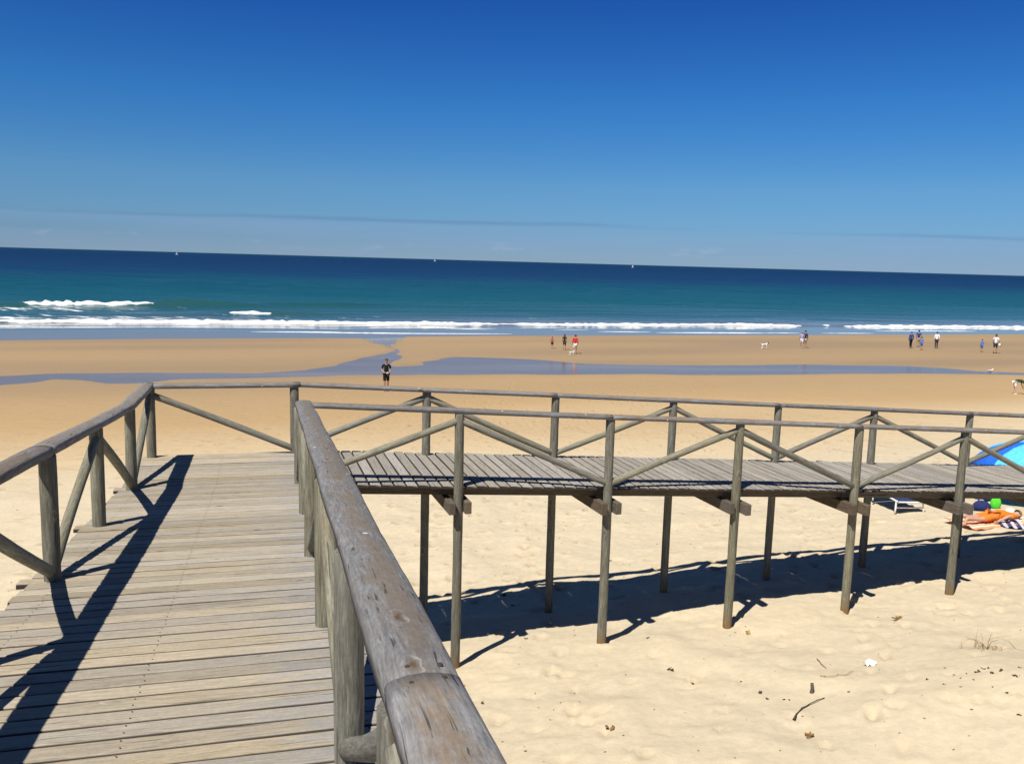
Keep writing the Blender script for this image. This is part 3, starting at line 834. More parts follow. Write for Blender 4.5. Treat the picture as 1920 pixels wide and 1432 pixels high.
# ---------- ramp with its landing
A0 = PA(3, -0.93); A0.z = terr(A0.x, A0.y)
ramp_o = empty('boardwalk_ramp', A0, 'weathered plank ramp with log railings leading down to a square landing', 'boardwalk')
LATL, LATR = -1.86, 0.0
pitch = 0.1505
LEN_A = 2.30
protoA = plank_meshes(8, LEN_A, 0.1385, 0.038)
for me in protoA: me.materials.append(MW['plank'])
L_s = [-1.68, -0.02, 1.88, 3.70, 5.45, 7.22, 8.98, 10.75, 12.4]
k = 0
s = -1.80 + pitch / 2
nails = bmesh.new()
while s < 12.6:
    lat = -0.85 + random.uniform(-0.014, 0.014) - (0.07 if min(abs(s - q) for q in L_s) < 0.08 else 0.0)
    o = link('plank', protoA[random.randrange(8)], None, ramp_o, None)
    sl = SLA if s > 0 else 0.0
    x = Vector((pA[0], pA[1], 0)); yv = Vector((dA[0], dA[1], -sl)).normalized(); z = x.cross(yv)
    c = PA(s, lat, 0.0 + random.uniform(-0.0025, 0.0025))
    m_ = Matrix.Identity(4)
    tw = random.uniform(-0.002, 0.002)
    x2 = (x + yv * tw).normalized(); y2 = z.cross(x2)
    for i in range(3): m_[i][0], m_[i][1], m_[i][2], m_[i][3] = x2[i], y2[i], z[i], c[i]
    o.matrix_basis = Matrix.Translation(-A0) @ m_
    for la in (-1.80, -0.955, 0.12):
        for ds in (-0.036, 0.036):
            q = PA(s + ds, la + random.uniform(-0.008, 0.008), 0.0015)
            vsn = [nails.verts.new((q.x - A0.x + 0.0048 * math.cos(a), q.y - A0.y + 0.0048 * math.sin(a), q.z - A0.z + 0.002)) for a in [i * math.pi / 3 for i in range(6)]]
            nails.faces.new(vsn)
    s += pitch; k += 1
def finish_nails(bm, parent):
    me = bpy.data.meshes.new('nail_heads'); bm.to_mesh(me); bm.free()
    o = link('nail_heads', me, MW_nail, parent)
    o['kind'] = 'stuff'
MW_nail = plain('rusty_steel', (0.055, 0.04, 0.03), 0.7, 0.4)
finish_nails(nails, ramp_o)
for la in (LATL + 0.02, -0.93, LATR - 0.02):
    beam('stringer', PA(-1.74, la + 0.0, -0.038 - 0.065), PA(0, la, -0.038 - 0.065), 0.08, 0.125, ramp_o, MW['beam'])
    beam('stringer', PA(0.0, la, -0.038 - 0.067), PA(12.5, la, -0.038 - 0.067), 0.08, 0.125, ramp_o, MW['beam'])
def post(parent, P, top, r=RP, seg=16):
    zg = terr(P.x, P.y)
    return log('post', (P.x, P.y, zg - 0.35), (P.x + random.uniform(-.006, .006), P.y + random.uniform(-.006, .006), top), r * random.uniform(0.97, 1.05), parent, MW['post'], r1=r * random.uniform(0.93, 1.0), seg=seg, ground=0.35)
L_s = [-1.68, -0.02, 1.88, 3.70, 5.45, 7.22, 8.98, 10.75, 12.4]
R_s = [0.0, 1.75, 3.45, 5.18, 6.95, 8.47, 10.2, 11.9]
for i, s in enumerate(L_s):
    post(ramp_o, PA(s, LATL), PA(s, LATL, RAILH).z)
    if s > 0 and s < 12: 
        for d in (-0.105, 0.105):
            beam('cross_beam', PA(s + d, LATL - 0.2, -0.25), PA(s + d, 0.2, -0.25), 0.075, 0.15, ramp_o, MW['beam'])
for i, s in enumerate(R_s):
    post(ramp_o, PA(s, LATR), PA(s, LATR, RAILH).z, seg=20)
post(ramp_o, PA(-1.68, -0.02), PA(-1.68, 0, RAILH).z)
def brace(parent, a, b, r=RB, trim=0.03, seg=12):
    """a, b: points on post axes; the brace is cut where it meets the posts"""
    a, b = Vector(a), Vector(b)
    d = (b - a).normalized()
    return log('brace', a + d * trim, b - d * trim, r * random.uniform(0.94, 1.06), parent, MW['brace'], seg=seg, bend=0.01)
LO, HI = 0.055, RAILH - 0.085
for i in range(len(L_s) - 1):
    hi0 = (i % 2 == 0)
    brace(ramp_o, PA(L_s[i], LATL, HI if hi0 else LO), PA(L_s[i + 1], LATL, LO if hi0 else HI))
for i in range(len(R_s) - 1):
    lo0 = (i % 2 == 0)
    brace(ramp_o, PA(R_s[i], LATR, LO if lo0 else HI), PA(R_s[i + 1], LATR, HI if lo0 else LO))
brace(ramp_o, PA(L_s[0], LATL, HI), PA(-1.68, -0.02, LO))
OL, OR = -0.03, 0.05
rail(ramp_o, [PA(12.5, LATL + OL, RAILH), PA(7.24, LATL + OL, RAILH)])
rail(ramp_o, [PA(7.23, LATL + OL, RAILH), PA(3.71, LATL + OL, RAILH)])
rail(ramp_o, [PA(3.70, LATL + OL, RAILH), PA(0, LATL + OL, RAILH), PA(-1.76, LATL + OL, RAILH)])
r1_ = rail(ramp_o, [PA(12.0, LATR + OR, RAILH), PA(8.475, LATR + OR, RAILH)], w=0.19, h=0.078)
r2 = rail(ramp_o, [PA(8.47, LATR + OR, RAILH), PA(0, LATR + OR, RAILH), PA(-0.08, LATR + OR, RAILH)], w=0.188, h=0.075)
rail(ramp_o, [PA(-1.685, LATL + OL + 0.084, RAILH - 0.003), PA(-1.685, 0.06, RAILH - 0.003)], w=0.15, h=0.066)
# countersunk screw holes either side of the rail joint
scr = bmesh.new(); bmesh.ops.create_cone(scr, cap_ends=True, segments=10, radius1=0.0075, radius2=0.006, depth=0.004)
scr_me = bpy.data.meshes.new('screw'); scr.to_mesh(scr_me); scr.free(); scr_me.materials.append(MW_nail)
for ds, dl in ((-0.05, -0.03), (-0.045, 0.05), (0.05, -0.035), (0.035, 0.045)):
    q = PA(8.47 + ds, LATR + OR + dl, RAILH + 0.078 * 0.95)
    hr = r1_ if ds > 0 else r2
    so_ = link('screw', scr_me, None, hr)
    so_.matrix_basis = (Matrix.Translation(A0) @ hr.matrix_basis).inverted() @ Matrix.Translation(q)

# ---------- bridge running along the beach
B0 = PB(6, 0.83); B0.z = terr(B0.x, B0.y)
bridge = empty('boardwalk_bridge', B0, 'long raised plank walkway on timber stilts with crossed log railings', 'boardwalk')
NLAT, FLAT = -0.085, 1.735
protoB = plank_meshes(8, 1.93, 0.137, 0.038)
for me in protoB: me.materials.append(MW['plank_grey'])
nails = bmesh.new()
s = 0.15
while s < 21.6:
    o = link('plank', protoB[random.randrange(8)], None, bridge, None)
    x = Vector((pB[0], pB[1], 0)); yv = Vector((-dB[0], -dB[1], SLB)).normalized(); z = x.cross(yv)
    c = PB(s, 0.905 + random.uniform(-0.02, 0.02), random.uniform(-0.0025, 0.0025))
    m_ = Matrix.Identity(4)
    for i in range(3): m_[i][0], m_[i][1], m_[i][2], m_[i][3] = x[i], yv[i], z[i], c[i]
    if random.random() < 0.5: m_ = m_ @ Matrix.Rotation(math.pi, 4, 'Z')
    o.matrix_basis = Matrix.Translation(-B0) @ m_
    for la in (0.02, 0.85, 1.68):
        for ds in (-0.036, 0.036):
            q = PB(s + ds, la + random.uniform(-0.008, 0.008), 0.0015)
            nails.faces.new([nails.verts.new((q.x - B0.x + 0.0065 * math.cos(a), q.y - B0.y + 0.0065 * math.sin(a), q.z - B0.z + 0.002)) for a in [i * math.pi / 3 for i in range(6)]])
    s += pitch
finish_nails(nails, bridge)
N_s = [1.93, 3.97, 5.90, 7.88, 9.80, 11.75, 13.7, 15.65, 17.6, 19.5, 21.4]
F_s = [1.88, 3.86, 5.83, 7.74, 9.65, 11.70, 13.65, 15.6, 17.55, 19.5, 21.4]
for la in (0.13, 0.87, 1.62):
    for a, b in ((0.09, 7.8), (7.81, 15.6), (15.61, 21.6)):
        beam('stringer', PB(a, la, -0.038 - 0.06), PB(b, la, -0.038 - 0.06), 0.08, 0.118, bridge, MW['beam'])
for i in range(len(N_s)):
    post(bridge, PB(N_s[i], NLAT), PB(N_s[i], NLAT, RAILH).z)
    post(bridge, PB(F_s[i], FLAT), PB(F_s[i], FLAT, RAILH).z)
    for d in (-0.108, 0.108):
        jj = random.uniform(-0.05, 0.05)
        beam('cross_beam', PB(N_s[i] + d, NLAT - 0.15 + jj, -0.25), PB(F_s[i] + d, FLAT + 0.15 + jj, -0.25), 0.085, 0.155, bridge, MW['beam'])
brace(bridge, PB(0.03, 0.0, LO), PB(N_s[0], NLAT, HI))
brace(bridge, PB(0.0, FLAT - 0.05, LO), PB(F_s[0], FLAT, HI))
for i in range(len(N_s) - 1):
    h0 = (i % 2 == 0)
    brace(bridge, PB(N_s[i], NLAT, HI if h0 else LO), PB(N_s[i + 1], NLAT, LO if h0 else HI))
    brace(bridge, PB(F_s[i], FLAT, HI if h0 else LO), PB(F_s[i + 1], FLAT, LO if h0 else HI))
def two(ss, lat0, lat, start):
    cuts = [start] + ss[1::2]
    for j in range(len(cuts) - 1):
        la = lat0 if j == 0 else lat
        rail(bridge, [PB(cuts[j] + 0.004, la, RAILH), PB(cuts[j + 1] - 0.004, lat, RAILH)], w=0.15, h=0.062)
two(N_s, -0.01, NLAT, 0.12)
two(F_s, FLAT - 0.03, FLAT, 0.02)

# ------------------------------------------------------------------ people, animals and beach things
def skin_mesh(name, V, Eg, root=0, sub=1):
    """V: list of (x,y,z,r). continuous surface grown along the edges"""
    me = bpy.data.meshes.new(name)
    me.from_pydata([v[:3] for v in V], Eg, [])
    o = bpy.data.objects.new(name, me)
    COL.objects.link(o)
    md = o.modifiers.new('skin', 'SKIN'); md.use_smooth_shade = True; md.branch_smoothing = 0.6
    sv = me.skin_vertices[0].data
    for i, v in enumerate(V):
        sv[i].radius = (v[3], v[3]); sv[i].use_root = (i == root)
    o.modifiers.new('sub', 'SUBSURF').levels = sub
    dg = bpy.context.evaluated_depsgraph_get()
    out = bpy.data.meshes.new_from_object(o.evaluated_get(dg))
    bpy.data.objects.remove(o); bpy.data.meshes.remove(me)
    out.name = name
    return out
def add_parts(me, parts):
    """join small extra shapes (verts, faces) into a mesh"""
    bm = bmesh.new(); bm.from_mesh(me)
    for vs, fs in parts:
        b = [bm.verts.new(v) for v in vs]
        for f in fs:
            fc = bm.faces.new([b[i] for i in f]); fc.smooth = True
    bm.to_mesh(me); bm.free()
    return me
def ball(c, rx, ry, rz, seg=8, ring=6, lo=-1.0):
    vs, fs = [], []
    for i in range(ring + 1):
        t = -math.pi / 2 + math.pi * i / ring
        t = max(t, math.asin(lo)) if lo > -1 else t
        for j in range(seg):
            a = 2 * math.pi * j / seg
            vs.append((c[0] + rx * math.cos(t) * math.cos(a), c[1] + ry * math.cos(t) * math.sin(a), c[2] + rz * math.sin(t)))
    for i in range(ring):
        for j in range(seg):
            k = (j + 1) % seg
            fs.append((i * seg + j, i * seg + k, (i + 1) * seg + k, (i + 1) * seg + j))
    return vs, fs
def tubelet(p, q, r0, r1, seg=5):
    p, q = Vector(p), Vector(q)
    m_ = frame(p, q, axis='Z')
    L_ = (q - p).length
    vs = [tuple(m_ @ Vector((r * math.cos(a), r * math.sin(a), z))) for z, r in ((0, r0), (L_ * 0.6, (r0 + r1) / 2), (L_, r1)) for a in [2 * math.pi * i / seg for i in range(seg)]]
    fs = [(k * seg + i, k * seg + (i + 1) % seg, (k + 1) * seg + (i + 1) % seg, (k + 1) * seg + i) for k in range(2) for i in range(seg)]
    fs.append(tuple(2 * seg + i for i in range(seg)))
    return vs, fs
CL = {}
def cloth(rgb):
    k = tuple(round(c, 3) for c in rgb)
    if k not in CL: CL[k] = plain('fabric_%d' % len(CL), k, 0.85, 0.2, 0.15, 14.0)
    return CL[k]
SKIN = [plain('skin_tan', (0.40, 0.22, 0.14), 0.55, 0.35, 0.08), plain('skin_pale', (0.52, 0.31, 0.22), 0.55, 0.35, 0.08)]
HAIR = {'dark': plain('dark_hair', (0.02, 0.015, 0.012), 0.5, 0.4), 'brown': plain('brown_hair', (0.07, 0.04, 0.02), 0.5, 0.4), 'fair': plain('fair_hair', (0.30, 0.20, 0.09), 0.5, 0.4)}
SHOE = {'white': cloth((0.75, 0.75, 0.73)), 'dark': cloth((0.04, 0.04, 0.045))}
def joints(pose, sw=0.0):
    J = {'pelvis': (0, 0, .93, .125), 'waist': (0, 0, 1.08, .118), 'chest': (0, .01, 1.28, .135), 'nb': (0, -.005, 1.44, .07), 'neck': (0, .005, 1.50, .05),
         'h1': (0, .025, 1.575, .07), 'h2': (0, .02, 1.655, .088), 'h3': (0, .01, 1.735, .052)}
    for sgn, t in ((-1, 'l'), (1, 'r')):
        d = sw * sgn
        J['sh' + t] = (sgn * .175, 0, 1.405, .056)
        J['el' + t] = (sgn * .225, -.03 - d * .35, 1.14, .043)
        J['wr' + t] = (sgn * .225, .05 - d * .6, .91, .029)
        J['pa' + t] = (sgn * .22, .07 - d * .65, .845, .034)
        J['hp' + t] = (sgn * .085, 0, .875, .088)
        J['kn' + t] = (sgn * .09, .03 + d * .5, .49, .058)
        J['an' + t] = (sgn * .09, -.02 + d * .95, .085 + (0.10 if d < -0.1 else 0.0), .04)
        J['to' + t] = (sgn * .105, .14 + d * .95, .032 + (0.03 if d < -0.1 else 0.0), .034)
    if pose == 'hold':       # forearms brought forward, something held at the belly
        for sgn, t in ((-1, 'l'), (1, 'r')):
            J['el' + t] = (sgn * .235, -.01, 1.15, .043); J['wr' + t] = (sgn * .12, .20, 1.03, .03); J['pa' + t] = (sgn * .06, .24, 1.03, .034)
    if pose == 'carry':      # right arm bent round a bag at the hip
        J['elr'] = (.26, -.05, 1.15, .043); J['wrr'] = (.27, .14, 1.02, .03); J['par'] = (.25, .21, 1.01, .034)
    if pose == 'bend':       # bent forward at the hips, legs straight, arms reaching down
        J['waist'] = (0, .14, 1.0, .115); J['chest'] = (0, .36, 1.02, .13); J['nb'] = (0, .52, 1.0, .07); J['neck'] = (0, .58, .99, .05)
        J['h1'] = (0, .65, .965, .07); J['h2'] = (0, .72, .95, .088); J['h3'] = (0, .80, .94, .05)
        for sgn, t in ((-1, 'l'), (1, 'r')):
            J['sh' + t] = (sgn * .175, .48, 1.0, .056); J['el' + t] = (sgn * .21, .50, .74, .043); J['wr' + t] = (sgn * .2, .60, .54, .029); J['pa' + t] = (sgn * .19, .63, .47, .034)
    return J
CHAIN = [('pelvis', 'waist'), ('waist', 'chest'), ('chest', 'nb'), ('nb', 'neck'), ('neck', 'h1'), ('h1', 'h2'), ('h2', 'h3')]
for t in 'lr':
    CHAIN += [('nb', 'sh' + t), ('sh' + t, 'el' + t), ('el' + t, 'wr' + t), ('wr' + t, 'pa' + t), ('pelvis', 'hp' + t), ('hp' + t, 'kn' + t), ('kn' + t, 'an' + t), ('an' + t, 'to' + t)]
def sub_skel(J, keys, chain, grow=0.0):
    ks = list(keys); ix = {k: i for i, k in enumerate(ks)}
    return [(J[k][0], J[k][1], J[k][2], J[k][3] + grow) for k in ks], [(ix[a], ix[b]) for a, b in chain if a in ix and b in ix]
def lerpj(a, b, f, r=None):
    return tuple(a[i] * (1 - f) + b[i] * f for i in range(3)) + ((a[3] * (1 - f) + b[3] * f) if r is None else r,)
def flatten_torso(me, pose):
    if pose == 'bend': return
    for v in me.vertices:
        if 0.84 < v.co.z < 1.48 and abs(v.co.x) < 0.19:
            k = 0.76 + 0.24 * max(0, (abs(v.co.x) - 0.13) / 0.06)
            if abs(v.co.y) < 0.2: v.co.y *= min(1, k)
def person(P, height, az, label, shirt, bottom, sleeves='short', legs='shorts', hair='dark', pose='stand', sw=0.0, skin=0, shoes=None, hairlen=0.0, group=None, M0=None):
    J = joints(pose, sw)
    name = 'person'
    sc = height / 1.775
    root = empty(name, P, label, 'person', group)
    root.rotation_euler = (0, 0, -R(az)); root.scale = (sc, sc, sc)
    if M0 is not None: root.matrix_basis = M0
    V, Eg = sub_skel(J, list(J.keys()), CHAIN)
    body = skin_mesh('body', V, Eg)
    flatten_torso(body, pose)
    extra = []
    hd = Vector(J['h2'][:3])
    fwd = Vector((0, 1, 0)) if pose != 'bend' else Vector((0, 0, -1))
    upv = Vector((0, 0, 1)) if pose != 'bend' else Vector((0, 1, 0))
    extra.append(tubelet(hd + fwd * 0.075 + upv * 0.012, hd + fwd * 0.115 - upv * 0.022, 0.008, 0.015))      # nose
    for sgn in (-1, 1):
        extra.append(ball(tuple(hd + Vector((sgn * .09, 0, 0)) - upv * 0.01 - fwd * 0.005), .012, .02, .03, 6, 4))     # ears
        t = 'r' if sgn > 0 else 'l'
        pa, wr = Vector(J['pa' + t][:3]), Vector(J['wr' + t][:3])
        d = (pa - wr).normalized()
        side = Vector((0, 1, 0)) if abs(d.y) < 0.7 else Vector((1, 0, 0))
        inn = Vector((-sgn, 0, 0))
        for q, (o_, ln) in enumerate(((-.024, .062), (-.008, .075), (.008, .07), (.022, .052))):
            b0 = pa + d * 0.012 + side * o_
            mid = b0 + d * ln * 0.55
            extra.append(tubelet(b0, mid, .0095, .0085)); extra.append(tubelet(mid, mid + (d * 0.8 + inn * 0.5).normalized() * ln * 0.5, .0085, .006))
        extra.append(tubelet(pa - d * 0.015 + side * .03, pa + d * 0.025 + side * .052 + inn * .01, .011, .007))       # thumb
    add_parts(body, extra)
    link('body', body, SKIN[skin], root)
    # shirt
    Js = dict(J)
    Js['hem'] = lerpj(J['pelvis'], J['hpl'], 0.0, .128); Js['hem'] = (Js['hem'][0], Js['hem'][1], Js['hem'][2] - (0.05 if pose != 'bend' else -0.02), .135)
    ch = [('hem', 'waist'), ('waist', 'chest'), ('chest', 'nb')]
    keys = ['hem', 'waist', 'chest', 'nb']
    for t in 'lr':
        Js['sl' + t] = lerpj(J['sh' + t], J['el' + t], 0.75) if sleeves == 'short' else J['el' + t]
        keys += ['sh' + t, 'sl' + t]; ch += [('nb', 'sh' + t), ('sh' + t, 'sl' + t)]
        if sleeves == 'long':
            Js['cf' + t] = lerpj(J['el' + t], J['wr' + t], 0.95); keys.append('cf' + t); ch.append(('sl' + t, 'cf' + t))
    Js['nb'] = (J['nb'][0], J['nb'][1], J['nb'][2] - (0.01 if pose != 'bend' else 0), .07)
    V, Eg = sub_skel(Js, keys, ch, 0.017)
    m_ = skin_mesh('shirt', V, Eg); flatten_torso(m_, pose)
    link('shirt', m_, cloth(shirt), root)
    # shorts or trousers
    Jb = dict(J)
    keys = ['pelvis']; ch = []
    for t in 'lr':
        end = lerpj(J['hp' + t], J['kn' + t], 0.9, .078) if legs == 'shorts' else lerpj(J['kn' + t], J['an' + t], 0.9, .058)
        Jb['mid' + t] = lerpj(J['hp' + t], J['kn' + t], 0.5) if legs == 'shorts' else J['kn' + t]
        Jb['end' + t] = end
        keys += ['hp' + t, 'mid' + t, 'end' + t]; ch += [('pelvis', 'hp' + t), ('hp' + t, 'mid' + t), ('mid' + t, 'end' + t)]
    V, Eg = sub_skel(Jb, keys, ch, 0.013)
    m_ = skin_mesh('shorts' if legs == 'shorts' else 'trousers', V, Eg); flatten_torso(m_, pose)
    link('shorts' if legs == 'shorts' else 'trousers', m_, cloth(bottom), root)
    # hair: cap over the crown and nape
    c = hd - fwd * 0.014 + upv * 0.02
    vs, fs = ball((0, 0, 0), .094, .104, .094, 12, 8, lo=-0.25)
    vs = [(x, y, z - (0.0 if y < 0.02 else min(0, z) * 1.0)) for x, y, z in vs]
    if hairlen:
        vs += [(x * 0.9, y * 0.55 - 0.045, z - hairlen) for x, y, z in vs[:12]]
        n0 = len(vs) - 12
        fs += [(n0 + j, n0 + (j + 1) % 12, (j + 1) % 12, j) for j in range(12)]
    hm = mesh('hair', vs, fs, True)
    ho = link('hair', hm, HAIR[hair], root)
    ho.location = c
    if pose == 'bend': ho.rotation_euler = (-math.pi / 2, 0, 0)
    if shoes:
        for t in 'lr':
            a, b = J['an' + t], J['to' + t]
            sm = skin_mesh('shoe', [(a[0], a[1] - .02, b[2] + .012, .046), (b[0], b[1], b[2] + .006, .042), (b[0], b[1] + .06, b[2], .034)], [(0, 1), (1, 2)])
            link('shoe', sm, SHOE[shoes], root)
    return root
def stand(px, foot, head, az, label, *a, grow=1.0, **kw):
    P = hit(px, foot)
    d1, d2 = ray(px, head), ray(px, foot)
    k = math.hypot(P.x, P.y)
    h = (d1[2] / math.hypot(d1[0], d1[1]) - d2[2] / math.hypot(d2[0], d2[1])) * k
    return person(P, h * grow, az, label, *a, **kw)

NAVY, BLACK, WHITE, RED = (0.02, 0.035, 0.11), (0.012, 0.012, 0.014), (0.78, 0.78, 0.76), (0.55, 0.02, 0.03)
stand(724, 733.5, 671.5, 165, 'person in black top and long black shorts standing alone on the damp sand', BLACK, (0.014, 0.014, 0.016), pose='hold', sw=0.06, hair='brown')
wb = mesh('towel', *ball((0, 0, 0), .07, .045, .05, 10, 6), True)
_p1 = hit(724, 733.5)
_m = Matrix.Translation(_p1) @ Matrix.Rotation(-R(165), 4, 'Z')
tag(link('rolled_towel', wb, cloth((0.6, 0.55, 0.45)), None, _m @ Matrix.Translation((-.03, .28, 1.03))), 'small pale rolled towel held by the person in black', 'towel')
stand(1035, 653.5, 631, 20, 'child in pink and red top and dark shorts walking beside two adults', (0.50, 0.06, 0.08), BLACK, sw=0.1, hair='brown', hairlen=0.10)
stand(1058, 656, 626, 15, 'person in dark grey top walking between the child in pink and the person in red', (0.025, 0.025, 0.028), (0.04, 0.04, 0.045), sw=0.12, hairlen=0.18)
stand(1078, 663.5, 627, 10, 'person in bright red top and white shorts walking on the sand', RED, (0.72, 0.72, 0.70), sleeves='long', sw=0.12)
stand(1502.5, 652.5, 621, 25, 'person in pale lilac top and white shorts walking with someone in navy', (0.33, 0.33, 0.55), (0.70, 0.70, 0.66), sw=-0.12, shoes='white', hair='fair')
stand(1508.5, 652.5, 619, 25, 'person in navy jacket and pale trousers walking by the one in lilac', (0.02, 0.025, 0.07), (0.42, 0.38, 0.30), sleeves='long', sw=0.14, shoes='white')
stand(1707, 652.5, 621, -10, 'person in blue top and long black trousers standing by two others', (0.03, 0.06, 0.25), BLACK, sleeves='long', legs='trousers', sw=0.06)
stand(1721, 650.5, 618.5, 30, 'person in dark blue top and beige shorts behind a child in light blue', (0.03, 0.045, 0.16), (0.35, 0.28, 0.22), sw=0.1)
stand(1727, 656, 631, 0, 'child in light blue top next to the person in dark blue', (0.08, 0.22, 0.60), (0.06, 0.16, 0.45), hair='brown')
stand(1755, 653.5, 621, 5, 'person in loose white top and dark trousers standing alone on the sandbar', WHITE, (0.05, 0.03, 0.035), sleeves='long', legs='trousers')
stand(1840, 660, 635.5, 0, 'child all in blue standing beside an adult carrying a bag', (0.07, 0.20, 0.55), (0.06, 0.17, 0.5), hair='brown')
_P11 = stand(1865, 662.5, 626, 40, 'person in white top and dark shorts carrying a red and white bag', WHITE, (0.03, 0.045, 0.06), pose='carry', sw=0.16)
bagm = mesh('bag', *ball((0, 0, 0), .10, .20, .16, 12, 8), True)
_p = hit(1865, 662.5)
_rt = Matrix.Translation(_p) @ Matrix.Rotation(-R(40), 4, 'Z')
bg_o = empty('beach_bag', _rt @ Vector((.34, .16, .84)), 'red and white beach bag carried by the person in white top', 'bag')
for nm, dy, colr in (('bag_body', -0.1, (0.72, 0.70, 0.68)), ('bag_flap', 0.1, (0.45, 0.03, 0.05))):
    bo = link(nm, mesh(nm, *ball((0, dy, 0), .11, .15, .17, 12, 8), True), cloth(colr), bg_o); bo.rotation_euler = (0, 0, -R(40))
stand(1901, 739, 712.5, 100, 'person bending far forward in white shorts and dark green top', (0.03, 0.06, 0.035), WHITE, pose='bend', skin=1, shoes='white', grow=1.72)

def dog(P, az, length, label, coat, head, hgt=0.5):
    s_ = length
    root = empty('dog', P, label, 'dog'); root.rotation_euler = (0, 0, -R(az))
    z = hgt
    V = [(0, -.36, z * .93, .105), (0, -.12, z * .95, .105), (0, .14, z * .92, .13), (0, .30, z * .98, .115), (0, .40, z * 1.14, .075), (0, .47, z * 1.30, .085), (0, .60, z * 1.25, .05), (0, .66, z * 1.23, .035),
         (0, -.47, z * 1.02, .03), (0, -.62, z * 1.25, .02)]
    Eg = [(0, 1), (1, 2), (2, 3), (3, 4), (4, 5), (5, 6), (6, 7), (0, 8), (8, 9)]
    for sgn in (-1, 1):
        n = len(V)
        V += [(sgn * .075, -.34, z * .72, .075), (sgn * .08, -.27, z * .50, .048), (sgn * .08, -.40, z * .30, .028), (sgn * .08, -.38, z * .07, .024), (sgn * .08, -.32, .022, .024)]
        Eg += [(0, n), (n, n + 1), (n + 1, n + 2), (n + 2, n + 3), (n + 3, n + 4)]
        n = len(V)
        V += [(sgn * .085, .24, z * .70, .06), (sgn * .085, .21, z * .46, .04), (sgn * .085, .25, z * .24, .027), (sgn * .085, .25, z * .06, .024), (sgn * .085, .30, .022, .024)]
        Eg += [(3, n), (n, n + 1), (n + 1, n + 2), (n + 2, n + 3), (n + 3, n + 4)]
    b = skin_mesh('body', [(x * s_, y * s_, zz_ * s_, r * s_) for x, y, zz_, r in V], Eg, root=1)
    b.materials.append(coat); b.materials.append(head)
    for p in b.polygons:
        c = p.center / s_
        if c.y > 0.40 and c.z > z * 1.05: p.material_index = 1
    body_o = link('body', b, None, root)
    for sgn in (-1, 1):
        e = link('ear', mesh('ear', *tubelet((sgn * .05 * s_, .45 * s_, z * 1.42 * s_), (sgn * .085 * s_, .44 * s_, z * 1.27 * s_), .03 * s_, .012 * s_, 6), True), head, body_o)
    return root
FUR_W = plain('white_fur', (0.72, 0.69, 0.63), 0.9, 0.1, 0.15); FUR_D = plain('dark_fur', (0.03, 0.027, 0.025), 0.9, 0.1, 0.15)
dog(hit(1433, 654.5), 70, 0.78, 'white dog with a dark head walking alone on the wet sandbar', FUR_W, FUR_D, 0.62)
dog(hit(1072, 666.5), 60, 0.55, 'small all white dog at the feet of the person in red', FUR_W, FUR_W, 0.55)
# gull standing at the stream
def gull(P, az, label):
    root = empty('seagull', P, label, 'bird'); root.rotation_euler = (0, 0, -R(az)); root.scale = (1.15,) * 3
    b = skin_mesh('body', [(0, -.20, .17, .03), (0, -.08, .18, .075), (0, .07, .20, .075), (0, .14, .27, .04), (0, .16, .32, .045), (0, .2, .32, .025)], [(0, 1), (1, 2), (2, 3), (3, 4), (4, 5)], root=1)
    link('body', b, FUR_W, root)
    link('beak', mesh('beak', *tubelet((0, .21, .32), (0, .27, .305), .014, .004), True), plain('yellow_beak', (0.6, 0.35, 0.03)), root)
    wm = plain('grey_wing', (0.35, 0.37, 0.40))
    for sgn in (-1, 1):
        link('wing', mesh('wing', *ball((sgn * .065, -.09, .195), .018, .17, .05, 8, 6), True), wm, root)
        link('leg', mesh('leg', *tubelet((sgn * .03, 0, .12), (sgn * .03, 0, 0), .008, .008), True), plain('leg_%d' % sgn, (0.5, 0.25, 0.12)), root)
gull(hit(1857, 700.5), 80, 'white gull standing in the shallow stream')

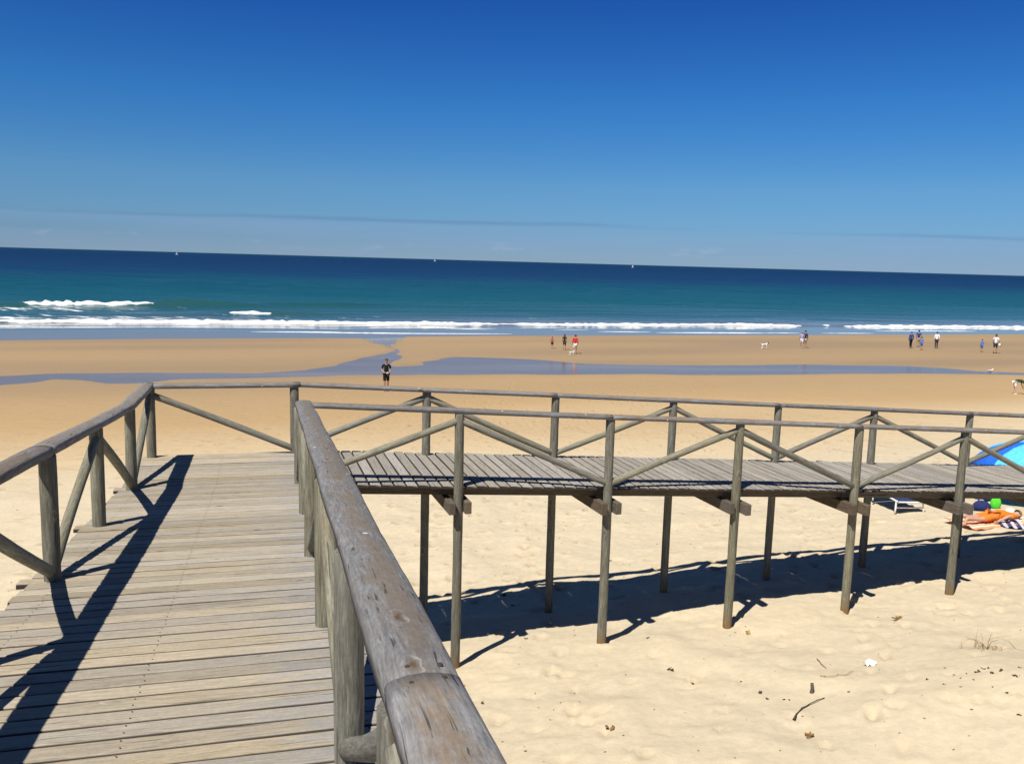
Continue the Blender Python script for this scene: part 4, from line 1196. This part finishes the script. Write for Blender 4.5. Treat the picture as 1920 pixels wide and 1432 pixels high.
# far sailing boats
SAIL = plain('sail_cloth', (0.80, 0.80, 0.78), 0.7, 0.2, 0.03); HULL = plain('hull_paint', (0.7, 0.7, 0.7), 0.3, 0.5, 0.03); MAST = plain('mast_metal', (0.5, 0.5, 0.5), 0.4)
def boat(px, dist, h, az, label):
    d = ray(px, 700); k = dist / math.hypot(d[0], d[1])
    root = empty('sailboat', (d[0] * k, d[1] * k, 0.0), label, 'sailboat'); root.rotation_euler = (0, 0, -R(az))
    L_ = h * 0.72
    st = [(-.5, .10, .10), (-.3, .15, .09), (0, .17, .085), (.3, .11, .095), (.5, .004, .12)]
    vs, fs = [], []
    for (y, w, z) in st:
        vs += [(-w * L_, y * L_, z * L_), (-w * .6 * L_, y * L_, -.02 * L_), (w * .6 * L_, y * L_, -.02 * L_), (w * L_, y * L_, z * L_)]
    for i in range(4):
        for j in range(4):
            a, b = i * 4 + j, i * 4 + (j + 1) % 4
            fs.append((a, a + 4, b + 4, b))
    fs += [(0, 1, 2, 3), (19, 18, 17, 16)]
    link('hull', mesh('hull', vs, fs), HULL, root)
    mast_o = link('mast', mesh('mast', *tubelet((0, .08 * L_, .05 * L_), (0, .08 * L_, h), .08, .05, 6)), MAST, root)
    t = 0.03
    def sail(nm, a, b, c):
        vs = [(x + s_ * t + bul, y, z) for s_ in (-1, 1) for (x, y, z), bul in ((a, 0), (b, 0), (c, 0), (tuple((a[i] + b[i] + c[i]) / 3 for i in range(3)), 0.06 * L_))]
        fs = [(0, 1, 3), (1, 2, 3), (2, 0, 3), (5, 4, 7), (6, 5, 7), (4, 6, 7), (0, 4, 5, 1), (1, 5, 6, 2), (2, 6, 4, 0)]
        link(nm, mesh(nm, vs, fs), SAIL, mast_o)
    sail('mainsail', (0, .06 * L_, .22 * L_), (0, -.46 * L_, .22 * L_), (0, .06 * L_, h * .97))
    sail('jib', (0, .48 * L_, .14 * L_), (0, .10 * L_, .2 * L_), (0, .09 * L_, h * .85))
boat(337, 2300, 8.5, 60, 'white sailboat far out beyond the rolling white wave')
boat(812, 2900, 8.0, 80, 'tiny white sailboat on the horizon beyond the stream mouth')
boat(1177, 2300, 8.5, 70, 'white sailboat far out beyond the person in red')

# parasol over the sunbather
def parasol(P, z_top, rad, label):
    root = empty('beach_umbrella', P, label, 'umbrella')
    h = z_top - P.z
    lean = Vector((-0.10, 0.02, 0))
    pole_m = plain('white_pole', (0.65, 0.65, 0.65), 0.4, 0.5)
    top_ = Vector((0, 0, h)) + lean
    pole_o = link('pole', mesh('pole', *tubelet((0, 0, -.3), tuple(top_ + Vector((0, 0, .04))), .016, .016, 10), True), pole_m, root)
    c1 = cloth((0.02, 0.13, 0.62)); c2 = cloth((0.10, 0.50, 0.80))
    N = 8
    for k in range(N):
        a0, a1 = 2 * math.pi * k / N + 0.35, 2 * math.pi * (k + 1) / N + 0.35
        vs, fs = [], []
        for sh_ in (0.0, 0.004):
            for i in range(6):
                f = i / 5
                for j in range(5):
                    a = a0 + (a1 - a0) * j / 4
                    r = rad * math.sin(f * 1.15) / math.sin(1.15) * (1 - 0.05 * f * math.sin(math.pi * j / 4))
                    z = -rad * 0.46 * (1 - math.cos(f * 1.15)) / (1 - math.cos(1.15)) + 0.02 * f * math.sin(math.pi * j / 4) - sh_
                    vs.append(tuple(top_ + Vector((r * math.cos(a), r * math.sin(a), z))))
            # hanging valance
            for j in range(5):
                a = a0 + (a1 - a0) * j / 4
                r = rad * (1 - 0.05 * math.sin(math.pi * j / 4))
                vs.append(tuple(top_ + Vector((r * math.cos(a), r * math.sin(a), -rad * 0.46 - 0.10 - sh_))))
        for sh_ in (0, 35):
            for i in range(6):
                for j in range(4):
                    q = (sh_ + i * 5 + j, sh_ + i * 5 + j + 1, sh_ + (i + 1) * 5 + j + 1, sh_ + (i + 1) * 5 + j)
                    fs.append(q if sh_ == 0 else q[::-1])
        link('canopy_panel', mesh('canopy_panel', vs, fs, True), c1 if k % 2 else c2, root)
        link('rib', mesh('rib', *tubelet(tuple(top_ + Vector((0, 0, -.02))), tuple(top_ + Vector((rad * .97 * math.cos(a0), rad * .97 * math.sin(a0), -rad * .46))), .004, .004), True), pole_m, pole_o)
    return root
pf = hit(1936, 938)
zr = CAMZ + ray(1916, 829)[2] * (pf.y / ray(1916, 829)[1])
parasol(pf, float(zr), 1.28, 'blue and light blue beach parasol standing beyond the raised walkway')

# sun lounger seen from its foot end
def lounger(P, az, label):
    root = empty('sun_lounger', P, label, 'sun lounger'); root.rotation_euler = (0, 0, -R(az))
    wm = plain('white_tube', (0.75, 0.75, 0.75), 0.4, 0.5); fm = cloth((0.03, 0.045, 0.12))
    for sx in (-.31, .31):
        link('side_rail', mesh('side_rail', *tubelet((sx, 0, .26), (sx, 1.25, .26), .02, .02, 8), True), wm, root)
        link('back_rail', mesh('back_rail', *tubelet((sx, 1.25, .26), (sx, 1.80, .52), .02, .02, 8), True), wm, root)
        for y in (.10, 1.15):
            link('leg', mesh('leg', *tubelet((sx, y, .26), (sx * 1.08, y - .03, -.02), .022, .02, 8), True), wm, root)
    for y in (0.0, .12):
        link('crossbar', mesh('crossbar', *tubelet((-.31, y, .26 if y == 0 else .1), (.31, y, .26 if y == 0 else .1), .018, .018, 8), True), wm, root)
    link('seat_fabric', box_me('seat_fabric', .60, 1.22, .014, .004, (0, .63, .268)), fm, root)
    bf = link('back_fabric', box_me('back_fabric', .60, .58, .014, .004, (0, .29, 0)), fm, root)
    bf.location = (0, 1.26, .275); bf.rotation_euler = (math.atan2(.26, .55), 0, 0)
    return root
lounger(hit(1708, 962.5), -4, 'white framed sun lounger with navy fabric standing on the sand past the bridge')

# sunbather and belongings
sp = hit(1868, 979)
ax = Vector((math.sin(R(72)), math.cos(R(72)), 0)); up = Vector((0, 0, 1)); sd = up.cross(ax)
Mb = Matrix.Identity(4)
for i in range(3):                      # lying face down: local Z (height) runs along the towel, local Y points down
    Mb[i][0], Mb[i][1], Mb[i][2] = sd[i], -up[i], ax[i]
Mb = Matrix.Translation(sp + Vector((-0.95 * ax.x - .02, -0.95 * ax.y, 0.15))) @ Mb @ Matrix.Scale(0.92, 4)
person(sp, 1.65, 0, 'person lying on a towel in an orange top past the bridge', (0.72, 0.20, 0.015), (0.65, 0.20, 0.03), skin=1, hair='fair', M0=Mb)
def towel(P, az, lx, ly, cols_, label, name='beach_towel', cat='towel'):
    m, t, b = new_mat('striped_towel')
    tcn = t.nodes.new('ShaderNodeTexCoord'); sp_ = t.nodes.new('ShaderNodeSeparateXYZ'); t.links.new(tcn.outputs['Object'], sp_.inputs[0])
    fr = mth(t, 'FRACT', mth(t, 'MULTIPLY', sp_.outputs[0], 6.0))
    t.links.new(ramp(t, fr, [(0.0, cols_[0]), (0.49, cols_[0]), (0.51, cols_[1]), (1.0, cols_[1])]), b.inputs['Base Color']); b.inputs['Roughness'].default_value = 0.95
    n, k = 14, 24
    vs = [((i / n - .5) * lx, (j / k - .5) * ly, 0.02 + 0.018 * math.sin(i * 1.3 + j * .7) * math.cos(j * .9) + 0) for i in range(n + 1) for j in range(k + 1)]
    N_ = len(vs)
    vs += [(x, y, z - .014) for x, y, z in vs]
    fs = []
    for i in range(n):
        for j in range(k):
            a = i * (k + 1) + j
            fs.append((a, a + k + 1, a + k + 2, a + 1)); fs.append((N_ + a, N_ + a + 1, N_ + a + k + 2, N_ + a + k + 1))
    o = link(name, mesh(name, vs, fs, True), m)
    o.location = P; o.rotation_euler = (0, 0, -R(az))
    o.location.z = max(terr(P.x + dx, P.y + dy) for dx in (-.4, 0, .4) for dy in (-.3, 0, .3)) - 0.01
    tag(o, label, cat)
    return o
towel(sp + Vector((0.0, 0.05, 0)), 72, 0.85, 1.9, ((0.75, 0.30, 0.12), (0.80, 0.62, 0.48)), 'orange and cream beach towel under the sunbather')
def bag(px, py, r, hgt, rgb, label, az=20):
    P = hit(px, py)
    root = empty('beach_bag', P, label, 'bag'); root.rotation_euler = (0, 0, -R(az))
    vs, fs = ball((0, 0, hgt * .5), r, r * .6, hgt * .58, 14, 10)
    vs = [(x * (1 + .25 * (1 - z / hgt)), y * (1 + .3 * (1 - z / hgt)), max(0.0, z)) for x, y, z in vs]
    bb = link('bag_body', mesh('bag_body', vs, fs, True), cloth(rgb), root)
    pts = [(-r * .5, 0, hgt * .95), (-r * .35, 0, hgt * 1.22), (r * .35, 0, hgt * 1.22), (r * .5, 0, hgt * .95)]
    hv, hf = [], []
    for a, b in zip(pts[:-1], pts[1:]):
        v_, f_ = tubelet(a, b, .012, .012, 6); hf += [tuple(i + len(hv) for i in q) for q in f_]; hv += v_
    link('handle', mesh('handle', hv, hf, True), cloth(tuple(c * .6 for c in rgb)), bb)
bag(1866, 953, .10, .27, (0.10, 0.62, 0.04), 'bright green bag standing behind the sunbather')
bag(1840, 957, .17, .22, (0.02, 0.03, 0.11), 'low navy blue bag beside the bright green one')
towel(hit(1893, 983) , 20, 0.45, 0.75, ((0.55, 0.55, 0.62), (0.05, 0.05, 0.12)), 'grey and navy striped towel lying by the sunbather')
hatp = hit(1893, 968)
hat = link('sun_hat', mesh('sun_hat', *(lambda a, b: (a[0] + b[0], a[1] + [tuple(i + len(a[0]) for i in f) for f in b[1]]))(ball((0, 0, .10), .11, .11, .10, 14, 8, lo=-0.3), ball((0, 0, .06), .21, .21, .018, 18, 4)), True), cloth((0.75, 0.70, 0.58)))
hat.location = hatp + Vector((0, 0, .0)); tag(hat, 'cream sun hat lying next to the striped towel', 'hat')

# ------------------------------------------------------------------ scraps on the sand
TWIG = plain('driftwood', (0.10, 0.085, 0.07), 0.9, 0.1, 0.3, 30); WEED = plain('dry_seaweed', (0.06, 0.05, 0.04), 0.9, 0.1, 0.3, 40); LEAFM = plain('dead_leaf', (0.22, 0.13, 0.05), 0.9, 0.1, 0.3, 20)
STRAW = plain('dry_straw', (0.36, 0.25, 0.11), 0.9, 0.1, 0.25, 20); PAPER = plain('paper', (0.82, 0.82, 0.80), 0.8, 0.2, 0.03)
def polyline_tube(pts, r0, r1, seg=6):
    vs, fs = [], []
    n = len(pts)
    for k in range(n - 1):
        a = r0 + (r1 - r0) * k / (n - 1); b = r0 + (r1 - r0) * (k + 1) / (n - 1)
        v_, f_ = tubelet(pts[k], pts[k + 1], a, b, seg)
        fs += [tuple(i + len(vs) for i in q) for q in f_]; vs += v_
    return vs, fs
def twig(pxs, r, label, lift=0.01, mat=None, name='twig'):
    pts = [hit(*p) + Vector((0, 0, lift)) for p in pxs]
    o = pts[0].copy()
    fine = []
    for k in range(len(pts) - 1):
        for f in (0, .5): fine.append(pts[k].lerp(pts[k + 1], f) - o + Vector((random.uniform(-.008, .008), random.uniform(-.008, .008), random.uniform(0, .012))))
    fine.append(pts[-1] - o)
    ob = link(name, mesh(name, *polyline_tube(fine, r, r * .45), True), mat or TWIG); ob.location = o
    return tag(ob, label, 'twig')
twig([(1488, 1351), (1493, 1341), (1503, 1330), (1518, 1321), (1546, 1309)], .010, 'thin curved grey twig lying alone on the bare sand')
twig([(1538, 1268.5), (1560, 1269), (1585, 1266), (1600, 1259)], .005, 'straw coloured twig pointing towards the scrap of white paper', mat=STRAW)
twig([(1531, 1236), (1540, 1245), (1550, 1254)], .006, 'short brown twig above the straw coloured one', mat=LEAFM)
stub = hit(1521, 1298)
so = link('driftwood_stub', mesh('driftwood_stub', *polyline_tube([(0, 0, -.03), (.01, 0, .05), (.004, .01, .11)], .024, .018, 8), True), TWIG); so.location = stub; tag(so, 'dark stub of driftwood sticking upright out of the sand', 'driftwood')
pp = hit(1630, 1247)
pv = [((i / 4 - .5) * .17, (j / 3 - .5) * .075, .02 + .022 * math.sin(i * 1.9 + j) + .01 * j) for i in range(5) for j in range(4)]
pvb = [(x, y, z - .003) for x, y, z in pv]
pfc = [(i * 4 + j, (i + 1) * 4 + j, (i + 1) * 4 + j + 1, i * 4 + j + 1) for i in range(4) for j in range(3)]
po = link('paper_scrap', mesh('paper_scrap', pv + pvb, pfc + [tuple(20 + i for i in f[::-1]) for f in pfc], True), PAPER); po.location = pp; po.rotation_euler = (0, 0, .5); tag(po, 'crumpled scrap of white paper on the sand', 'paper')
def scrap(px, py, size, mat, name, label, cat, group=None, seed=0):
    rr = random.Random(seed)
    P = hit(px, py)
    vs, fs = [], []
    for k in range(4):
        a = rr.uniform(0, 6.28); l = size * rr.uniform(.35, .7)
        c = Vector((rr.uniform(-.3, .3) * size, rr.uniform(-.3, .3) * size, size * rr.uniform(.05, .15)))
        d = Vector((math.cos(a), math.sin(a), rr.uniform(-.1, .5))) * l * .5
        w = Vector((-math.sin(a), math.cos(a), rr.uniform(-.3, .3))) * l * .22
        n = len(vs)
        q = [c - d, c - d * .3 + w, c + d, c - d * .3 - w]
        vs += [tuple(v + Vector((0, 0, size * .06))) for v in q] + [tuple(v) for v in q]
        fs += [(n, n + 1, n + 2, n + 3), (n + 7, n + 6, n + 5, n + 4), (n, n + 4, n + 5, n + 1), (n + 1, n + 5, n + 6, n + 2), (n + 2, n + 6, n + 7, n + 3), (n + 3, n + 7, n + 4, n)]
    o = link(name, mesh(name, vs, fs), mat); o.location = P
    return tag(o, label, cat, group)
WG, WLAB = 'dark scraps of seaweed on the sand', 'small dark scrap of dried seaweed lying on the sand'
weeds = [(1425, 1299, .11), (1439, 1310, .06), (1470, 1311, .05), (1480, 1312, .05), (1591, 1297, .06), (1390, 1279, .07), (1198, 1277, .05), (1738, 1273, .07), (1772, 1252, .05), (1844, 1253, .08), (1853, 1252, .07), (1832, 1259, .11), (1861, 1261, .07), (1878, 1257, .08), (1904, 1268, .10), (1800, 1271, .05), (1826, 1274, .05), (1770, 1283, .05), (1801, 1287, .04), (1861, 1287, .05), (1888, 1299, .06), (1812, 1262, .05), (1790, 1266, .05), (1910, 1251, .06), (1823, 1331, .06), (1909, 1340, .07), (1255, 1256, .13), (1298, 1281, .06), (905, 1318, .08), (986, 1197, .10), (945, 1118, .16), (962, 1135, .11), (1145, 1052, .09), (985, 1408, .05), (1215, 1196, .08)]
special = {(945, 1118): 'larger dark seaweed clump in the shade under the bridge', (962, 1135): 'smaller dark seaweed clump in the shade under the bridge', (1145, 1052): 'dark seaweed scrap on sunlit sand beyond the bridge shadow',
           (986, 1197): 'dark seaweed scrap at the end of the shadow of the first stilt', (1215, 1196): 'dark seaweed scrap by the shadow of the second stilt', (1255, 1256): 'biggest dark seaweed scrap on the open sand before the second stilt',
           (905, 1318): 'dark seaweed scrap beside the handrail joint with screws', (985, 1408): 'tiny dark seaweed scrap near the small brown leaf clump and handrail', (1425, 1299): 'large dark seaweed scrap close to the upright driftwood stub', (1390, 1279): 'dark seaweed scrap behind the large one by the driftwood stub'}
for k, (a, b, c) in enumerate(weeds):
    if (a, b) in special: lab, grp = special[(a, b)], None
    elif a > 1700: lab, grp = 'dark seaweed scrap in the scatter in front of the dry grass tuft', 'seaweed scatter before the grass tuft'
    elif a > 1400: lab, grp = 'tiny dark seaweed scrap around the driftwood stub and curved twig', 'seaweed scraps around the driftwood stub'
    else: lab, grp = 'tiny dark seaweed scrap beside the biggest one on open sand', 'seaweed scraps on open sand'
    scrap(a, b, c * 0.8, WEED, 'seaweed_scrap', lab, 'seaweed', grp, k)
scrap(1520, 1382, .17, LEAFM, 'leaf_clump', 'brown clump of dead leaves lying below the curved twig', 'leaves', None, 77)
scrap(1143, 1365, .15, LEAFM, 'leaf_clump', 'small brown clump of dead leaves in front of the second stilt', 'leaves', None, 78)
scrap(1404, 1186, .14, STRAW, 'straw_clump', 'straw coloured clump on the sand in front of the third stilt', 'leaves', None, 79)
scrap(1682, 1162, .16, LEAFM, 'leaf_clump', 'flat brown clump of dead leaves between the last two stilts', 'leaves', None, 80)
# tuft of dry grass on the dune nose
tp = hit(1852, 1216)
tuft = empty('dry_grass_tuft', tp, 'tuft of sparse dry grass growing on the low dune', 'grass')
for k in range(30):
    a = random.uniform(0, 6.28); b0 = Vector((random.gauss(0, .19), random.gauss(0, .09), -.02)) if k % 3 else Vector((random.gauss(-.06, .04), random.gauss(0, .03), -.02))
    l = random.uniform(.06, .24) ; ln = random.uniform(.3, 1.7)
    p1 = b0 + Vector((math.cos(a) * l * ln * .4, math.sin(a) * l * ln * .4, l * .6)); p2 = p1 + Vector((math.cos(a) * l * ln * .6, math.sin(a) * l * ln * .6, l * .22))
    link('blade', mesh('blade', *polyline_tube([b0, p1, p2], .004, .0015, 4)), STRAW if k % 3 else LEAFM, tuft)

# crumbs of shell, bark and straw strewn over the dry sand
cv, cf = [], []
for k in range(2600):
    v_ = 4 + 34 * rng.random() ** 1.5
    x_, y_ = xy(rng.uniform(-16, 24), v_)
    z_ = terr(x_, y_) + 0.003
    a = rng.uniform(0, 6.28); l = rng.uniform(0.005, 0.016) * (1.0 + v_ * 0.03); w = l * rng.uniform(0.25, 0.7)
    ca, sa = math.cos(a), math.sin(a)
    n = len(cv)
    for dx, dy, dz in ((-l, 0, 0), (0, -w, 0), (l, 0, 0), (0, w, 0), (0, 0, 0.006 + l * 0.25)):
        cv.append((x_ + dx * ca - dy * sa, y_ + dx * sa + dy * ca, z_ + dz))
    cf += [(n, n + 1, n + 4), (n + 1, n + 2, n + 4), (n + 2, n + 3, n + 4), (n + 3, n, n + 4)]
crumbs = link('sand_litter', mesh('sand_litter', cv, cf), plain('litter', (0.20, 0.145, 0.09), 0.9, 0.1, 0.5, 3.0))
tag(crumbs, 'crumbs of bark, straw and shell strewn over the dry sand', 'litter', kind='stuff')
